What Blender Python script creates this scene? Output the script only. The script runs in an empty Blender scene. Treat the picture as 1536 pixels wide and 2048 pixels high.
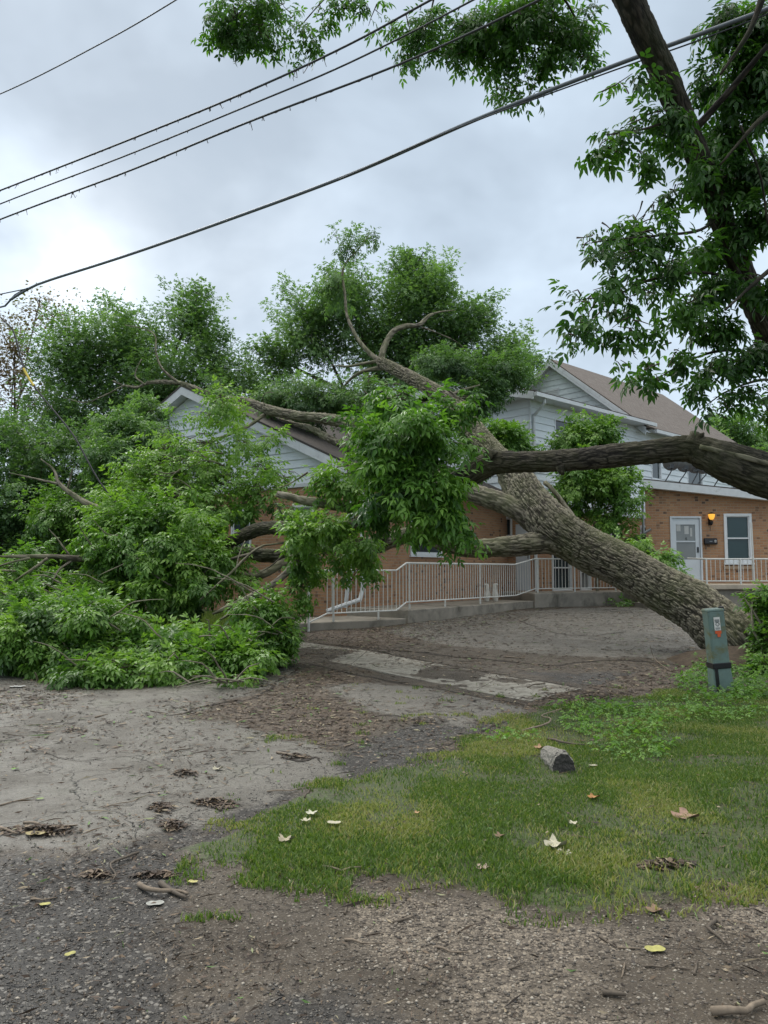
import bpy, math, random
import numpy as np
from mathutils import Vector, Matrix
R = math.radians
random.seed(7); rng = np.random.default_rng(7)
sc = bpy.context.scene
C = sc.collection

# ------------------------------------------------------------------ camera
F, CX, CY, HY, EYE = 1539.0, 768.0, 1024.0, 1140.0, 1.5
PITCH = math.atan((HY - CY) / F)
cd = bpy.data.cameras.new('camera'); cam = bpy.data.objects.new('camera', cd); C.objects.link(cam)
cam.location = (0, 0, EYE); cam.rotation_euler = (R(90) + PITCH, 0, 0)
cd.sensor_fit = 'VERTICAL'; cd.sensor_height = 36; cd.lens = 36 * F / 2048
cd.clip_start = 0.05; cd.clip_end = 2000
sc.camera = cam
sc.render.resolution_x, sc.render.resolution_y = 768, 1024
sc.view_settings.view_transform = 'Standard'; sc.view_settings.look = 'None'
sc.view_settings.exposure = 0.60; sc.view_settings.gamma = 1.0
sc.cycles.max_bounces = 6; sc.cycles.diffuse_bounces = 3; sc.cycles.glossy_bounces = 2
sc.cycles.transmission_bounces = 3; sc.cycles.transparent_max_bounces = 6

# ------------------------------------------------------------------ sky and sun
SUN_EL, SUN_AZ = R(46), R(-38)          # azimuth measured from +Y towards +X
W = bpy.data.worlds.new('World'); sc.world = W; W.use_nodes = True
nt = W.node_tree; nt.nodes.clear()
def N(nt, t, **kw):
    n = nt.nodes.new(t)
    for k, v in kw.items():
        if k in ('ins',):
            for i, x in v.items(): n.inputs[i].default_value = x
        else: setattr(n, k, v)
    return n
L = lambda nt, a, b: nt.links.new(a, b)
def mathn(nt, op, a, b=None, c=None, clamp=False):
    n = nt.nodes.new('ShaderNodeMath'); n.operation = op; n.use_clamp = clamp
    for i, x in enumerate((a, b, c)):
        if x is None: continue
        if isinstance(x, (int, float)): n.inputs[i].default_value = x
        else: nt.links.new(x, n.inputs[i])
    return n.outputs[0]
def mixc(nt, f, a, b, mode='MIX'):
    n = nt.nodes.new('ShaderNodeMix'); n.data_type = 'RGBA'; n.blend_type = mode
    for i, x in ((0, f), (6, a), (7, b)):
        if isinstance(x, (int, float)): n.inputs[i].default_value = x
        elif isinstance(x, tuple): n.inputs[i].default_value = (*x, 1) if len(x) == 3 else x
        else: nt.links.new(x, n.inputs[i])
    return n.outputs[2]
def ramp(nt, f, stops):
    n = nt.nodes.new('ShaderNodeValToRGB'); cr = n.color_ramp
    while len(cr.elements) < len(stops): cr.elements.new(0.5)
    for e, (p, c) in zip(cr.elements, stops):
        e.position = p; e.color = (c, c, c, 1) if isinstance(c, (int, float)) else (*c, 1)
    nt.links.new(f, n.inputs[0]); return n.outputs[0]
def noise(nt, co, scale, det=4, rough=.55, dist=0):
    n = nt.nodes.new('ShaderNodeTexNoise'); n.inputs['Scale'].default_value = scale
    n.inputs['Detail'].default_value = det; n.inputs['Roughness'].default_value = rough
    n.inputs['Distortion'].default_value = dist
    if co is not None: nt.links.new(co, n.inputs['Vector'])
    return n.outputs[0]

sky = N(nt, 'ShaderNodeTexSky', sky_type='NISHITA', sun_disc=False, sun_elevation=SUN_EL, sun_rotation=SUN_AZ)
bg1 = N(nt, 'ShaderNodeBackground', ins={1: 0.10}); L(nt, sky.outputs[0], bg1.inputs[0])
tc = N(nt, 'ShaderNodeTexCoord')
sep = N(nt, 'ShaderNodeSeparateXYZ'); L(nt, tc.outputs['Generated'], sep.inputs[0])
# project the direction onto a cloud deck so the clouds flatten towards the horizon
zc = mathn(nt, 'MAXIMUM', sep.outputs[2], 0.0)
den = mathn(nt, 'ADD', zc, 0.42)
cx = mathn(nt, 'DIVIDE', sep.outputs[0], den); cy = mathn(nt, 'DIVIDE', sep.outputs[1], den)
comb = N(nt, 'ShaderNodeCombineXYZ'); L(nt, cx, comb.inputs[0]); L(nt, cy, comb.inputs[1]); comb.inputs[2].default_value = 3.7
n1 = noise(nt, comb.outputs[0], 1.7, 5, .5, .3)
n2 = noise(nt, comb.outputs[0], 4.5, 4, .5, .2)
nn = mathn(nt, 'ADD', mathn(nt, 'MULTIPLY', n1, .75), mathn(nt, 'MULTIPLY', n2, .25))
cl = ramp(nt, nn, [(.36, (.31, .37, .435)), (.46, (.405, .48, .56)), (.54, (.50, .59, .685)), (.66, (.60, .70, .80))])
# thin bright gap in the overcast, low on the left
def glow(px, py, p, amt):
    d = Vector(((px - CX) / F, 1, (HY - py) / F)).normalized()
    vm = N(nt, 'ShaderNodeVectorMath', operation='DOT_PRODUCT'); L(nt, tc.outputs['Generated'], vm.inputs[0]); vm.inputs[1].default_value = d
    g = mathn(nt, 'POWER', mathn(nt, 'MAXIMUM', vm.outputs['Value'], 0.0), p)
    g = mathn(nt, 'MULTIPLY', g, mathn(nt, 'ADD', mathn(nt, 'MULTIPLY', n2, 1.8), -.2))
    return mathn(nt, 'MULTIPLY', g, amt)
g = mathn(nt, 'ADD', glow(120, 480, 420, .45), glow(330, 560, 40, .16))
cl = mixc(nt, 1.0, cl, mixc(nt, g, (0, 0, 0), (1, 1, .98)), 'ADD')
# overcast sky: zenith brighter than horizon (out of frame, above 50 degrees)
zr = N(nt, 'ShaderNodeMapRange', ins={1: .62, 2: .95, 3: 1.0, 4: 3.0}); L(nt, sep.outputs[2], zr.inputs[0])
zt = N(nt, 'ShaderNodeMapRange', ins={1: .60, 2: .85}); L(nt, sep.outputs[2], zt.inputs[0])
bg2 = N(nt, 'ShaderNodeBackground'); L(nt, mixc(nt, mathn(nt, 'MULTIPLY', zt.outputs[0], .9), cl, (.66, .64, .60)), bg2.inputs[0]); L(nt, zr.outputs[0], bg2.inputs[1])
mx = N(nt, 'ShaderNodeMixShader', ins={0: .93}); L(nt, bg1.outputs[0], mx.inputs[1]); L(nt, bg2.outputs[0], mx.inputs[2])
wo = N(nt, 'ShaderNodeOutputWorld'); L(nt, mx.outputs[0], wo.inputs[0])
W.cycles.sampling_method = 'MANUAL'; W.cycles.sample_map_resolution = 512

sd = bpy.data.lights.new('sun', 'SUN'); so = bpy.data.objects.new('sun', sd); C.objects.link(so)
sd.energy = 1.3; sd.angle = R(25); sd.color = (1, .97, .92)
sdir = Vector((math.sin(SUN_AZ) * math.cos(SUN_EL), math.cos(SUN_AZ) * math.cos(SUN_EL), math.sin(SUN_EL)))
so.rotation_euler = (-sdir).to_track_quat('-Z', 'Y').to_euler()

# ------------------------------------------------------------------ geometry helpers
def gz(x, y):
    return np.interp(y, [9, 12, 15.5, 22, 30, 600], [0, .08, .27, .42, .42, .42])
cP, sP = math.cos(PITCH), math.sin(PITCH)
def at(px, py, Y):
    dx, dy = (px - CX) / F, (CY - py) / F
    fy = cP - dy * sP; fz = sP + dy * cP
    return Vector((dx * Y / fy, Y, EYE + fz * Y / fy))
def gp(px, py):
    y = 10.0
    for _ in range(40):
        p = at(px, py, 1.0); k = (p.z - EYE)
        if k > -1e-4: return Vector((p.x * 60, 60, 0))
        y = .5 * y + .5 * (float(gz(0, y)) - EYE) / k
    return Vector((p.x * y, y, float(gz(0, y))))

def tag(o, label=None, cat=None, group=None, kind=None):
    if label: o['label'] = label
    if cat: o['category'] = cat
    if group: o['group'] = group
    if kind: o['kind'] = kind
    return o
def empty(name, loc, label=None, cat=None, group=None, kind=None):
    o = bpy.data.objects.new(name, None); C.objects.link(o); o.location = loc
    o.empty_display_size = .2
    return tag(o, label, cat, group, kind)
def root_loc(p):
    v = Vector((0, 0, 0))
    while p is not None: v += p.location; p = p.parent
    return v
def link(name, me, mat, parent=None):
    o = bpy.data.objects.new(name, me); C.objects.link(o)
    if mat is not None: me.materials.append(mat)
    if parent is not None:
        o.parent = parent
        me.transform(Matrix.Translation(-root_loc(parent)))
    return o
def np_obj(name, V, Fc, mat, parent=None, attrs=None, smooth=False, uv=None):
    """V (n,3); Fc list of int arrays (m,k)"""
    V = np.asarray(V, dtype=np.float32)
    if not isinstance(Fc, (list, tuple)): Fc = [Fc]
    Fc = [np.asarray(f, dtype=np.int32) for f in Fc if len(f)]
    me = bpy.data.meshes.new(name)
    me.vertices.add(len(V)); me.vertices.foreach_set('co', V.ravel())
    nl = sum(f.size for f in Fc); nf = sum(len(f) for f in Fc)
    me.loops.add(nl); me.polygons.add(nf)
    me.loops.foreach_set('vertex_index', np.concatenate([f.ravel() for f in Fc]))
    tot = np.concatenate([np.full(len(f), f.shape[1], np.int32) for f in Fc])
    st = np.concatenate([[0], np.cumsum(tot)[:-1]]).astype(np.int32)
    me.polygons.foreach_set('loop_start', st)
    if smooth: me.polygons.foreach_set('use_smooth', np.ones(nf, bool))
    me.update(calc_edges=True)
    for k, a in (attrs or {}).items():
        a = np.asarray(a, dtype=np.float32)
        if a.ndim == 1:
            at_ = me.attributes.new(k, 'FLOAT', 'POINT'); at_.data.foreach_set('value', a)
        else:
            at_ = me.attributes.new(k, 'FLOAT_VECTOR', 'POINT'); at_.data.foreach_set('vector', a.ravel())
    return link(name, me, mat, parent)

class MB:
    def __init__(s): s.v = []; s.f = []; s.co = []
    def poly(s, pts, co=None):
        b = len(s.v); s.v += [tuple(p) for p in pts]; s.f.append(tuple(range(b, b + len(pts))))
        s.co += [tuple(c) for c in (co if co else pts)]
    def prism(s, pts, d):
        """closed polygon extruded by vector d"""
        d = Vector(d); a = [Vector(p) for p in pts]; b = [p + d for p in a]; n = len(a)
        s.poly(a[::-1]); s.poly(b)
        for i in range(n): s.poly([a[i], a[(i + 1) % n], b[(i + 1) % n], b[i]])
    def box(s, o, u, v, w):
        o, u, v, w = map(Vector, (o, u, v, w))
        s.prism([o, o + u, o + u + v, o + v], w)
    def cbox(s, c, sx, sy, sz, rz=0, tilt=None):
        M = Matrix.Rotation(rz, 3, 'Z')
        if tilt is not None: M = tilt @ M
        u, v, w = M @ Vector((sx, 0, 0)), M @ Vector((0, sy, 0)), M @ Vector((0, 0, sz))
        s.box(Vector(c) - (u + v + w) / 2, u, v, w)
    def bar(s, a, b, r, n=6):
        a, b = Vector(a), Vector(b); d = (b - a).normalized()
        t = Vector((0, 0, 1)) if abs(d.z) < .9 else Vector((1, 0, 0))
        u = d.cross(t).normalized(); w = d.cross(u)
        s.prism([a + (u * math.cos(6.2832 * i / n) + w * math.sin(6.2832 * i / n)) * r for i in range(n)], b - a)
    def path(s, pts, r, n=6):
        for a, b in zip(pts[:-1], pts[1:]):
            d = (Vector(b) - Vector(a)).normalized() * r * .3
            s.bar(Vector(a) - d, Vector(b) + d, r, n)
    def lathe(s, c, prof, n=16, M=None):
        M = M or Matrix.Identity(3); c = Vector(c)
        rings = [[c + M @ Vector((r * math.cos(6.28318 * i / n), r * math.sin(6.28318 * i / n), z)) for i in range(n)] for r, z in prof]
        for a, b in zip(rings[:-1], rings[1:]):
            for i in range(n): s.poly([a[i], a[(i + 1) % n], b[(i + 1) % n], b[i]])
        s.poly(rings[0][::-1]); s.poly(rings[-1])
    def build(s, name, mat, parent=None, smooth=False, bevel=0):
        me = bpy.data.meshes.new(name); me.from_pydata(s.v, [], s.f); me.update()
        a = me.attributes.new('co', 'FLOAT_VECTOR', 'POINT')
        a.data.foreach_set('vector', np.array(s.co, dtype=np.float32).ravel())
        if smooth:
            me.polygons.foreach_set('use_smooth', [True] * len(me.polygons))
        o = link(name, me, mat, parent)
        if bevel:
            m = o.modifiers.new('bevel', 'BEVEL'); m.width = bevel; m.segments = 2; m.limit_method = 'ANGLE'
            w = o.modifiers.new('weld', 'WELD'); w.merge_threshold = 1e-4
            o.modifiers.move(1, 0)
        return o

# value noise for mesh displacement
def _h(i, j, k):
    n = (i * 374761393 + j * 668265263 + k * 2147483647 * 3) & 0xffffffff
    n = ((n ^ (n >> 13)) * 1274126177) & 0xffffffff
    return ((n ^ (n >> 16)) & 0xffff) / 65535.0
def vn(p):
    p = np.asarray(p, dtype=np.float64); i = np.floor(p).astype(np.int64); f = p - i; f = f * f * (3 - 2 * f)
    r = 0
    for a in (0, 1):
        for b in (0, 1):
            for c in (0, 1):
                w = (f[:, 0] if a else 1 - f[:, 0]) * (f[:, 1] if b else 1 - f[:, 1]) * (f[:, 2] if c else 1 - f[:, 2])
                r = r + w * _h(i[:, 0] + a, i[:, 1] + b, i[:, 2] + c)
    return r
def fbm(p, o=3):
    r = 0; a = .5; t = 0
    for k in range(o): r = r + a * vn(np.asarray(p) * 2 ** k + 17.3 * k); t += a; a *= .5
    return r / t

def spline(P, Rr, step):
    P = np.array(P, float); Rr = np.array(Rr, float)
    n = len(P); Q = np.vstack([2 * P[0] - P[1], P, 2 * P[-1] - P[-2]]); RR = np.concatenate([[Rr[0]], Rr, [Rr[-1]]])
    op, orr = [], []
    for i in range(n - 1):
        p0, p1, p2, p3 = Q[i:i + 4]; r0, r1, r2, r3 = RR[i:i + 4]
        m = max(1, int(np.linalg.norm(p2 - p1) / step))
        t = np.arange(m)[:, None] / m
        op.append(.5 * ((2 * p1) + (-p0 + p2) * t + (2 * p0 - 5 * p1 + 4 * p2 - p3) * t ** 2 + (-p0 + 3 * p1 - 3 * p2 + p3) * t ** 3))
        tt = t[:, 0]; orr.append(r1 + (r2 - r1) * tt * tt * (3 - 2 * tt))
    op.append(P[-1:]); orr.append(Rr[-1:])
    return np.vstack(op), np.concatenate(orr)
def frames(P):
    T = np.gradient(P, axis=0); T /= np.linalg.norm(T, axis=1)[:, None] + 1e-9
    U = np.zeros_like(T); a = np.array([0, 0, 1.]) if abs(T[0, 2]) < .9 else np.array([1., 0, 0])
    u = np.cross(T[0], a); u /= np.linalg.norm(u)
    for i in range(len(T)):
        u = u - T[i] * np.dot(u, T[i]); u /= np.linalg.norm(u) + 1e-9; U[i] = u
    return T, U, np.cross(T, U)
def tube_arrays(P, Rr, sides, disp=0, seed=0, closed=True, freq=1.0):
    T, U, B = frames(P); n = len(P)
    s = np.concatenate([[0], np.cumsum(np.linalg.norm(np.diff(P, axis=0), axis=1))])
    ang = np.arange(sides) * 2 * np.pi / sides
    ca, sa = np.cos(ang), np.sin(ang)
    bc = np.stack([np.outer(Rr, ca), np.outer(Rr, sa), np.repeat(s[:, None], sides, 1)], -1).reshape(-1, 3)
    rr = np.repeat(Rr[:, None], sides, 1)
    if disp:
        q = bc + seed * 7.1
        low = fbm(q * np.array([1.6, 1.6, 1.1]), 2) - .5
        wp = np.stack([fbm(q * 5, 2), fbm(q * 5 + 31, 2), fbm(q * 4 + 77, 2)], -1)
        a = vn(q * np.array([25, 25, 5.5]) * freq + 1.3 * wp)
        a2 = vn(q * np.array([44, 44, 15.]) * freq + 1.4 * wp + 9)
        rid = np.minimum(1, np.abs(2 * a - 1) * 2.2) * np.minimum(1, .3 + np.abs(2 * a2 - 1) * 1.9)
        fis = rid
        b = fbm(q * np.array([45, 45, 30.]) * freq, 2) - .5
        rr = rr * (1 + .22 * low.reshape(n, sides)) + disp * (rid.reshape(n, sides) - .7) + disp * .4 * b.reshape(n, sides)
    else: fis = np.full(len(bc), .8)
    bc = np.concatenate([bc, np.asarray(fis)[:, None]], 1)
    V = P[:, None, :] + rr[..., None] * (ca[None, :, None] * U[:, None, :] + sa[None, :, None] * B[:, None, :])
    V = V.reshape(-1, 3)
    i = np.arange(n - 1)[:, None] * sides; j = np.arange(sides)[None, :]; j2 = (j + 1) % sides
    Q = np.stack([i + j, i + j2, i + sides + j2, i + sides + j], -1).reshape(-1, 4)
    return V, Q, bc
def limb(name, P, Rr, mat, parent, sides=40, step=.05, disp=.012, seed=0, freq=1.0):
    Pp, R2 = spline(P, Rr, step)
    V, Q, bc = tube_arrays(Pp, R2, sides, disp, seed, freq=freq)
    n = len(Pp)
    V = np.vstack([V, Pp[0], Pp[-1]]); bc = np.vstack([bc, [0, 0, 0, .7], [0, 0, 9, .7]])
    k = np.arange(sides); c0 = n * sides
    T = np.vstack([np.stack([(k + 1) % sides, k, np.full(sides, c0)], 1), np.stack([(n - 1) * sides + k, (n - 1) * sides + (k + 1) % sides, np.full(sides, c0 + 1)], 1)])
    return np_obj(name, V, [Q, T], mat, parent, {'bk': bc[:, :3], 'fis': bc[:, 3]}, smooth=True)
def pxlimb(pts):
    """(px, py, depth, radius m) list -> world points and radii"""
    return [tuple(at(a, b, d)) for a, b, d, r in pts], [r for a, b, d, r in pts]
def tubes(name, paths, mat, parent, sides=5, step=.15, wob=0):
    Vs, Qs, Bs = [], [], []; o = 0
    for P, Rr in paths:
        Pp, R2 = spline(P, Rr, step)
        if wob:
            w = rng.normal(0, wob, Pp.shape); w[0] = 0; w = (w + np.roll(w, 1, 0)) / 2; Pp = Pp + w
        if len(Pp) < 2: continue
        V, Q, bc = tube_arrays(Pp, R2, sides)
        Vs.append(V); Qs.append(Q + o); Bs.append(bc); o += len(V)
    Bs = np.vstack(Bs)
    return tag(np_obj(name, np.vstack(Vs), [np.vstack(Qs)], mat, parent, {'bk': Bs[:, :3], 'fis': Bs[:, 3]}, smooth=True), kind='stuff')

# ------------------------------------------------------------------ materials
def new_mat(name):
    m = bpy.data.materials.new(name); m.use_nodes = True; nt = m.node_tree
    b = nt.nodes['Principled BSDF']; return m, nt, b
def bump(nt, b, h, strength=.5, dist=.01):
    n = nt.nodes.new('ShaderNodeBump'); n.inputs['Strength'].default_value = strength; n.inputs['Distance'].default_value = dist
    nt.links.new(h, n.inputs['Height']); nt.links.new(n.outputs[0], b.inputs['Normal'])
def attr(nt, name, out='Fac'):
    n = nt.nodes.new('ShaderNodeAttribute'); n.attribute_name = name; return n.outputs[out]
def objco(nt): return nt.nodes.new('ShaderNodeTexCoord').outputs['Object']
def simple(name, col, rough=.6, var=.12, scale=6, metal=0, bmp=.1, spec=.4, dirt=None, dscale=2.0, dth=.55):
    m, nt, b = new_mat(name); co = objco(nt)
    n = noise(nt, co, scale, 6, .6); n2 = noise(nt, co, scale * 9, 3, .6)
    lo = tuple(c * (1 - var) for c in col); hi = tuple(min(1, c * (1 + var)) for c in col)
    c = mixc(nt, ramp(nt, n, [(.3, 0.0), (.7, 1.0)]), lo, hi)
    if dirt:
        d = ramp(nt, noise(nt, co, dscale, 8, .65, .4), [(dth, 0.0), (dth + .16, 1.0)])
        c = mixc(nt, d, c, dirt)
    L(nt, c, b.inputs['Base Color']); b.inputs['Roughness'].default_value = rough
    b.inputs['Metallic'].default_value = metal; b.inputs['Specular IOR Level'].default_value = spec
    if bmp: bump(nt, b, n2, bmp, .005)
    return m
def bark_mat(name, a, bcol, moss, mossamt=.5, k=1.0):
    m, nt, b = new_mat(name); co = attr(nt, 'bk', 'Vector')
    mp = N(nt, 'ShaderNodeMapping'); mp.inputs['Scale'].default_value = (26 * k, 26 * k, 6 * k); L(nt, co, mp.inputs[0])
    n1 = noise(nt, mp.outputs[0], 1.0, 5, .6, .6)
    mp2 = N(nt, 'ShaderNodeMapping'); mp2.inputs['Scale'].default_value = (70 * k, 70 * k, 22 * k); L(nt, co, mp2.inputs[0])
    n2 = noise(nt, mp2.outputs[0], 1.0, 4, .6)
    n3 = noise(nt, objco(nt), 1.3, 4, .6)
    n4 = noise(nt, objco(nt), 9, 4, .6)
    c = mixc(nt, ramp(nt, n1, [(.34, 0.0), (.5, .6), (.66, 1.0)]), a, bcol)
    c = mixc(nt, ramp(nt, n2, [(.35, 0.0), (.75, .5)]), c, tuple(x * 1.5 for x in bcol))
    c = mixc(nt, ramp(nt, attr(nt, 'fis'), [(.15, .92), (.6, .1), (1.0, 0.0)]), c, tuple(x * .35 for x in a))
    mo = ramp(nt, mathn(nt, 'ADD', mathn(nt, 'MULTIPLY', n3, .7), mathn(nt, 'MULTIPLY', n4, .3)), [(.42, 0.0), (.62, 1.0)])
    c = mixc(nt, mathn(nt, 'MULTIPLY', mo, mossamt), c, moss)
    L(nt, c, b.inputs['Base Color']); b.inputs['Roughness'].default_value = .85; b.inputs['Specular IOR Level'].default_value = .3
    h = mathn(nt, 'ADD', n1, mathn(nt, 'MULTIPLY', n2, .45))
    bump(nt, b, h, .9, .02)
    return m
def leaf_mat(name, dark, mid, light, trans=.3, rough=.42):
    m, nt, b = new_mat(name); t = attr(nt, 'tint')
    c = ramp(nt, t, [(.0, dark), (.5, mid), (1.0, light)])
    n = noise(nt, objco(nt), 30, 2, .5)
    c = mixc(nt, ramp(nt, n, [(.3, .25), (.7, 0.0)]), c, dark)
    L(nt, c, b.inputs['Base Color']); b.inputs['Roughness'].default_value = rough; b.inputs['Specular IOR Level'].default_value = .45
    tr = N(nt, 'ShaderNodeBsdfTranslucent'); L(nt, mixc(nt, 1.0, c, (1.1, 1.25, .45), 'MULTIPLY'), tr.inputs[0])
    ms = N(nt, 'ShaderNodeMixShader', ins={0: trans}); L(nt, b.outputs[0], ms.inputs[1]); L(nt, tr.outputs[0], ms.inputs[2])
    out = nt.nodes['Material Output']; L(nt, ms.outputs[0], out.inputs[0])
    return m

M = {}
M['bark'] = bark_mat('bark', (.075, .062, .045), (.26, .235, .175), (.10, .12, .04), .5)
M['bark_dark'] = bark_mat('bark_dark', (.025, .021, .017), (.095, .082, .062), (.07, .075, .028), .45)
M['bark_smooth'] = bark_mat('bark_smooth', (.12, .10, .075), (.24, .215, .165), (.12, .14, .055), .5, .6)
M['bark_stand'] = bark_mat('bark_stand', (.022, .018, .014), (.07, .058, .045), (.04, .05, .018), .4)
M['twig'] = simple('twig', (.10, .08, .06), .8, .3, 20)
M['dead'] = simple('dead_wood', (.19, .15, .11), .85, .35, 25)
M['leaf_near'] = leaf_mat('leaf_near', (.045, .12, .022), (.115, .26, .04), (.21, .39, .07), .42)
M['leaf_fall'] = leaf_mat('leaf_fall', (.052, .125, .024), (.135, .275, .045), (.25, .41, .085), .42)
M['leaf_back'] = leaf_mat('leaf_back', (.06, .125, .05), (.135, .245, .092), (.23, .36, .15), .45, .5)
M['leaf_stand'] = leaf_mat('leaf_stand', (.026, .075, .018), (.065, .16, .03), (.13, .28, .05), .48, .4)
M['leaf_red'] = leaf_mat('leaf_red', (.13, .09, .07), (.22, .15, .11), (.20, .21, .10), .3)
M['leaf_bush'] = leaf_mat('leaf_bush', (.05, .12, .025), (.13, .27, .05), (.24, .40, .08), .4)
M['white'] = simple('white_paint', (.66, .69, .70), .5, .06, 3, dirt=(.42, .43, .40), dscale=1.2, dth=.6)
M['trim'] = simple('trim_paint', (.60, .62, .63), .45, .08, 5, dirt=(.35, .35, .33), dscale=4, dth=.6)
M['rail'] = simple('rail_paint', (.62, .62, .585), .5, .08, 20, dirt=(.30, .18, .11), dscale=9, dth=.60)
M['frame'] = simple('window_frame', (.66, .68, .69), .4, .05, 8)
M['concrete'] = simple('concrete', (.25, .225, .185), .85, .22, 3, bmp=.5, dirt=(.11, .10, .08), dscale=1.6, dth=.5)
M['porch'] = simple('porch_concrete', (.42, .36, .28), .8, .15, 3, bmp=.3, dirt=(.22, .19, .15), dscale=2, dth=.58)
M['metal'] = simple('grey_metal', (.30, .31, .32), .35, .1, 6, metal=.7)
M['black'] = simple('black_plastic', (.012, .012, .014), .35, .2, 8)
M['ped'] = simple('pedestal_paint', (.125, .185, .165), .45, .15, 9, dirt=(.12, .11, .035), dscale=4.5, dth=.50)
M['cable'] = simple('cable_grey', (.13, .15, .17), .45, .1, 8)
M['wire'] = simple('wire_dark', (.045, .05, .055), .5, .1, 8)
M['yellow'] = simple('yellow_sleeve', (.55, .42, .04), .5, .1, 8)
M['labelw'] = simple('sticker_white', (.62, .60, .56), .5, .1, 60)
M['labelr'] = simple('sticker_orange', (.60, .10, .03), .5, .2, 60)
M['ink'] = simple('ink', (.08, .09, .09), .5, .1, 8)
M['curtain'] = simple('curtain', (.30, .33, .34), .8, .1, 8)
M['doorpanel'] = simple('door_panel', (.56, .60, .63), .45, .05, 4)
M['paper'] = simple('paper', (.45, .46, .45), .8, .1, 10)
M['orn'] = simple('ornament_white', (.55, .52, .46), .7, .2, 12)

def glass(name, col, rough=.06):
    m, nt, b = new_mat(name); co = objco(nt)
    n = noise(nt, co, 1.2, 3)
    L(nt, mixc(nt, n, tuple(c * .7 for c in col), tuple(c * 1.3 for c in col)), b.inputs['Base Color'])
    b.inputs['Roughness'].default_value = rough; b.inputs['Specular IOR Level'].default_value = .6
    return m
M['glass'] = glass('window_glass', (.03, .045, .05)); M['glass_green'] = glass('screen_glass', (.022, .05, .055), .25)
M['glass_pale'] = glass('storm_glass', (.20, .215, .215), .2)
m, nt, b = new_mat('lamp_glow'); b.inputs['Base Color'].default_value = (.8, .4, .05, 1)
b.inputs['Emission Color'].default_value = (1, .48, .06, 1); b.inputs['Emission Strength'].default_value = .55; M['lamp'] = m

def siding_mat():
    m, nt, b = new_mat('siding'); co = objco(nt)
    n = noise(nt, co, .9, 5, .6, .3); n2 = noise(nt, co, 12, 4, .7)
    c = mixc(nt, ramp(nt, n, [(.3, 0.0), (.7, 1.0)]), (.66, .71, .73), (.78, .82, .84))
    c = mixc(nt, ramp(nt, n2, [(.56, 0.0), (.8, .35)]), c, (.40, .44, .42))
    L(nt, c, b.inputs['Base Color']); b.inputs['Roughness'].default_value = .5
    return m
M['siding'] = siding_mat()
def brick_mat():
    m, nt, b = new_mat('brick'); co = attr(nt, 'co', 'Vector')
    br = N(nt, 'ShaderNodeTexBrick'); L(nt, co, br.inputs['Vector'])
    br.inputs['Scale'].default_value = 1.0; br.inputs['Brick Width'].default_value = .21; br.inputs['Row Height'].default_value = .075
    br.inputs['Mortar Size'].default_value = .010; br.inputs['Mortar Smooth'].default_value = .3; br.inputs['Bias'].default_value = -.15
    br.inputs['Color1'].default_value = (.49, .27, .135, 1); br.inputs['Color2'].default_value = (.36, .18, .088, 1)
    br.inputs['Mortar'].default_value = (.38, .30, .20, 1)
    n = noise(nt, co, 1.1, 5, .6); n2 = noise(nt, co, 60, 3, .6)
    c = mixc(nt, ramp(nt, n, [(.35, 0.0), (.7, .45)]), br.outputs[0], (.27, .15, .10))
    c = mixc(nt, ramp(nt, n2, [(.35, .35), (.65, 0.0)]), c, (.16, .075, .05))
    # a scatter of dark clinker bricks
    sn = N(nt, 'ShaderNodeVectorMath', operation='SNAP'); L(nt, co, sn.inputs[0]); sn.inputs[1].default_value = (.105, .075, .1)
    wn = N(nt, 'ShaderNodeTexWhiteNoise'); L(nt, sn.outputs[0], wn.inputs[0])
    dk = mathn(nt, 'MULTIPLY', ramp(nt, wn.outputs[0], [(.88, 0.0), (.90, 1.0)]), ramp(nt, noise(nt, co, .9, 2), [(.42, 0.1), (.56, .85)]))
    c = mixc(nt, mathn(nt, 'MULTIPLY', dk, mathn(nt, 'SUBTRACT', 1.0, br.outputs[1])), c, (.06, .04, .035))
    L(nt, c, b.inputs['Base Color']); b.inputs['Roughness'].default_value = .85
    h = mathn(nt, 'ADD', mathn(nt, 'MULTIPLY', br.outputs[1], -1.0), mathn(nt, 'MULTIPLY', n2, .3))
    bump(nt, b, h, .8, .006)
    return m
M['brick'] = brick_mat()
def shingle_mat(name, c1, c2):
    m, nt, b = new_mat(name); co = attr(nt, 'co', 'Vector')
    br = N(nt, 'ShaderNodeTexBrick'); L(nt, co, br.inputs['Vector'])
    br.inputs['Scale'].default_value = 1.0; br.inputs['Brick Width'].default_value = .30; br.inputs['Row Height'].default_value = .14
    br.inputs['Mortar Size'].default_value = .006; br.inputs['Color1'].default_value = (*c1, 1); br.inputs['Color2'].default_value = (*c2, 1)
    br.inputs['Mortar'].default_value = (*(x * .45 for x in c1), 1)
    n = noise(nt, co, 2, 5, .6); n2 = noise(nt, co, 90, 3, .7)
    c = mixc(nt, ramp(nt, n, [(.35, 0.0), (.7, .5)]), br.outputs[0], tuple(x * .8 for x in c2))
    c = mixc(nt, ramp(nt, n2, [(.4, .4), (.6, 0.0)]), c, tuple(x * .5 for x in c1))
    L(nt, c, b.inputs['Base Color']); b.inputs['Roughness'].default_value = .9
    bump(nt, b, mathn(nt, 'ADD', mathn(nt, 'MULTIPLY', br.outputs[1], -1.0), n2), .6, .008)
    return m
M['shingle'] = shingle_mat('shingle', (.145, .118, .10), (.195, .165, .142))
M['shingle_dark'] = shingle_mat('shingle_dark', (.07, .06, .055), (.10, .085, .075))

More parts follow.
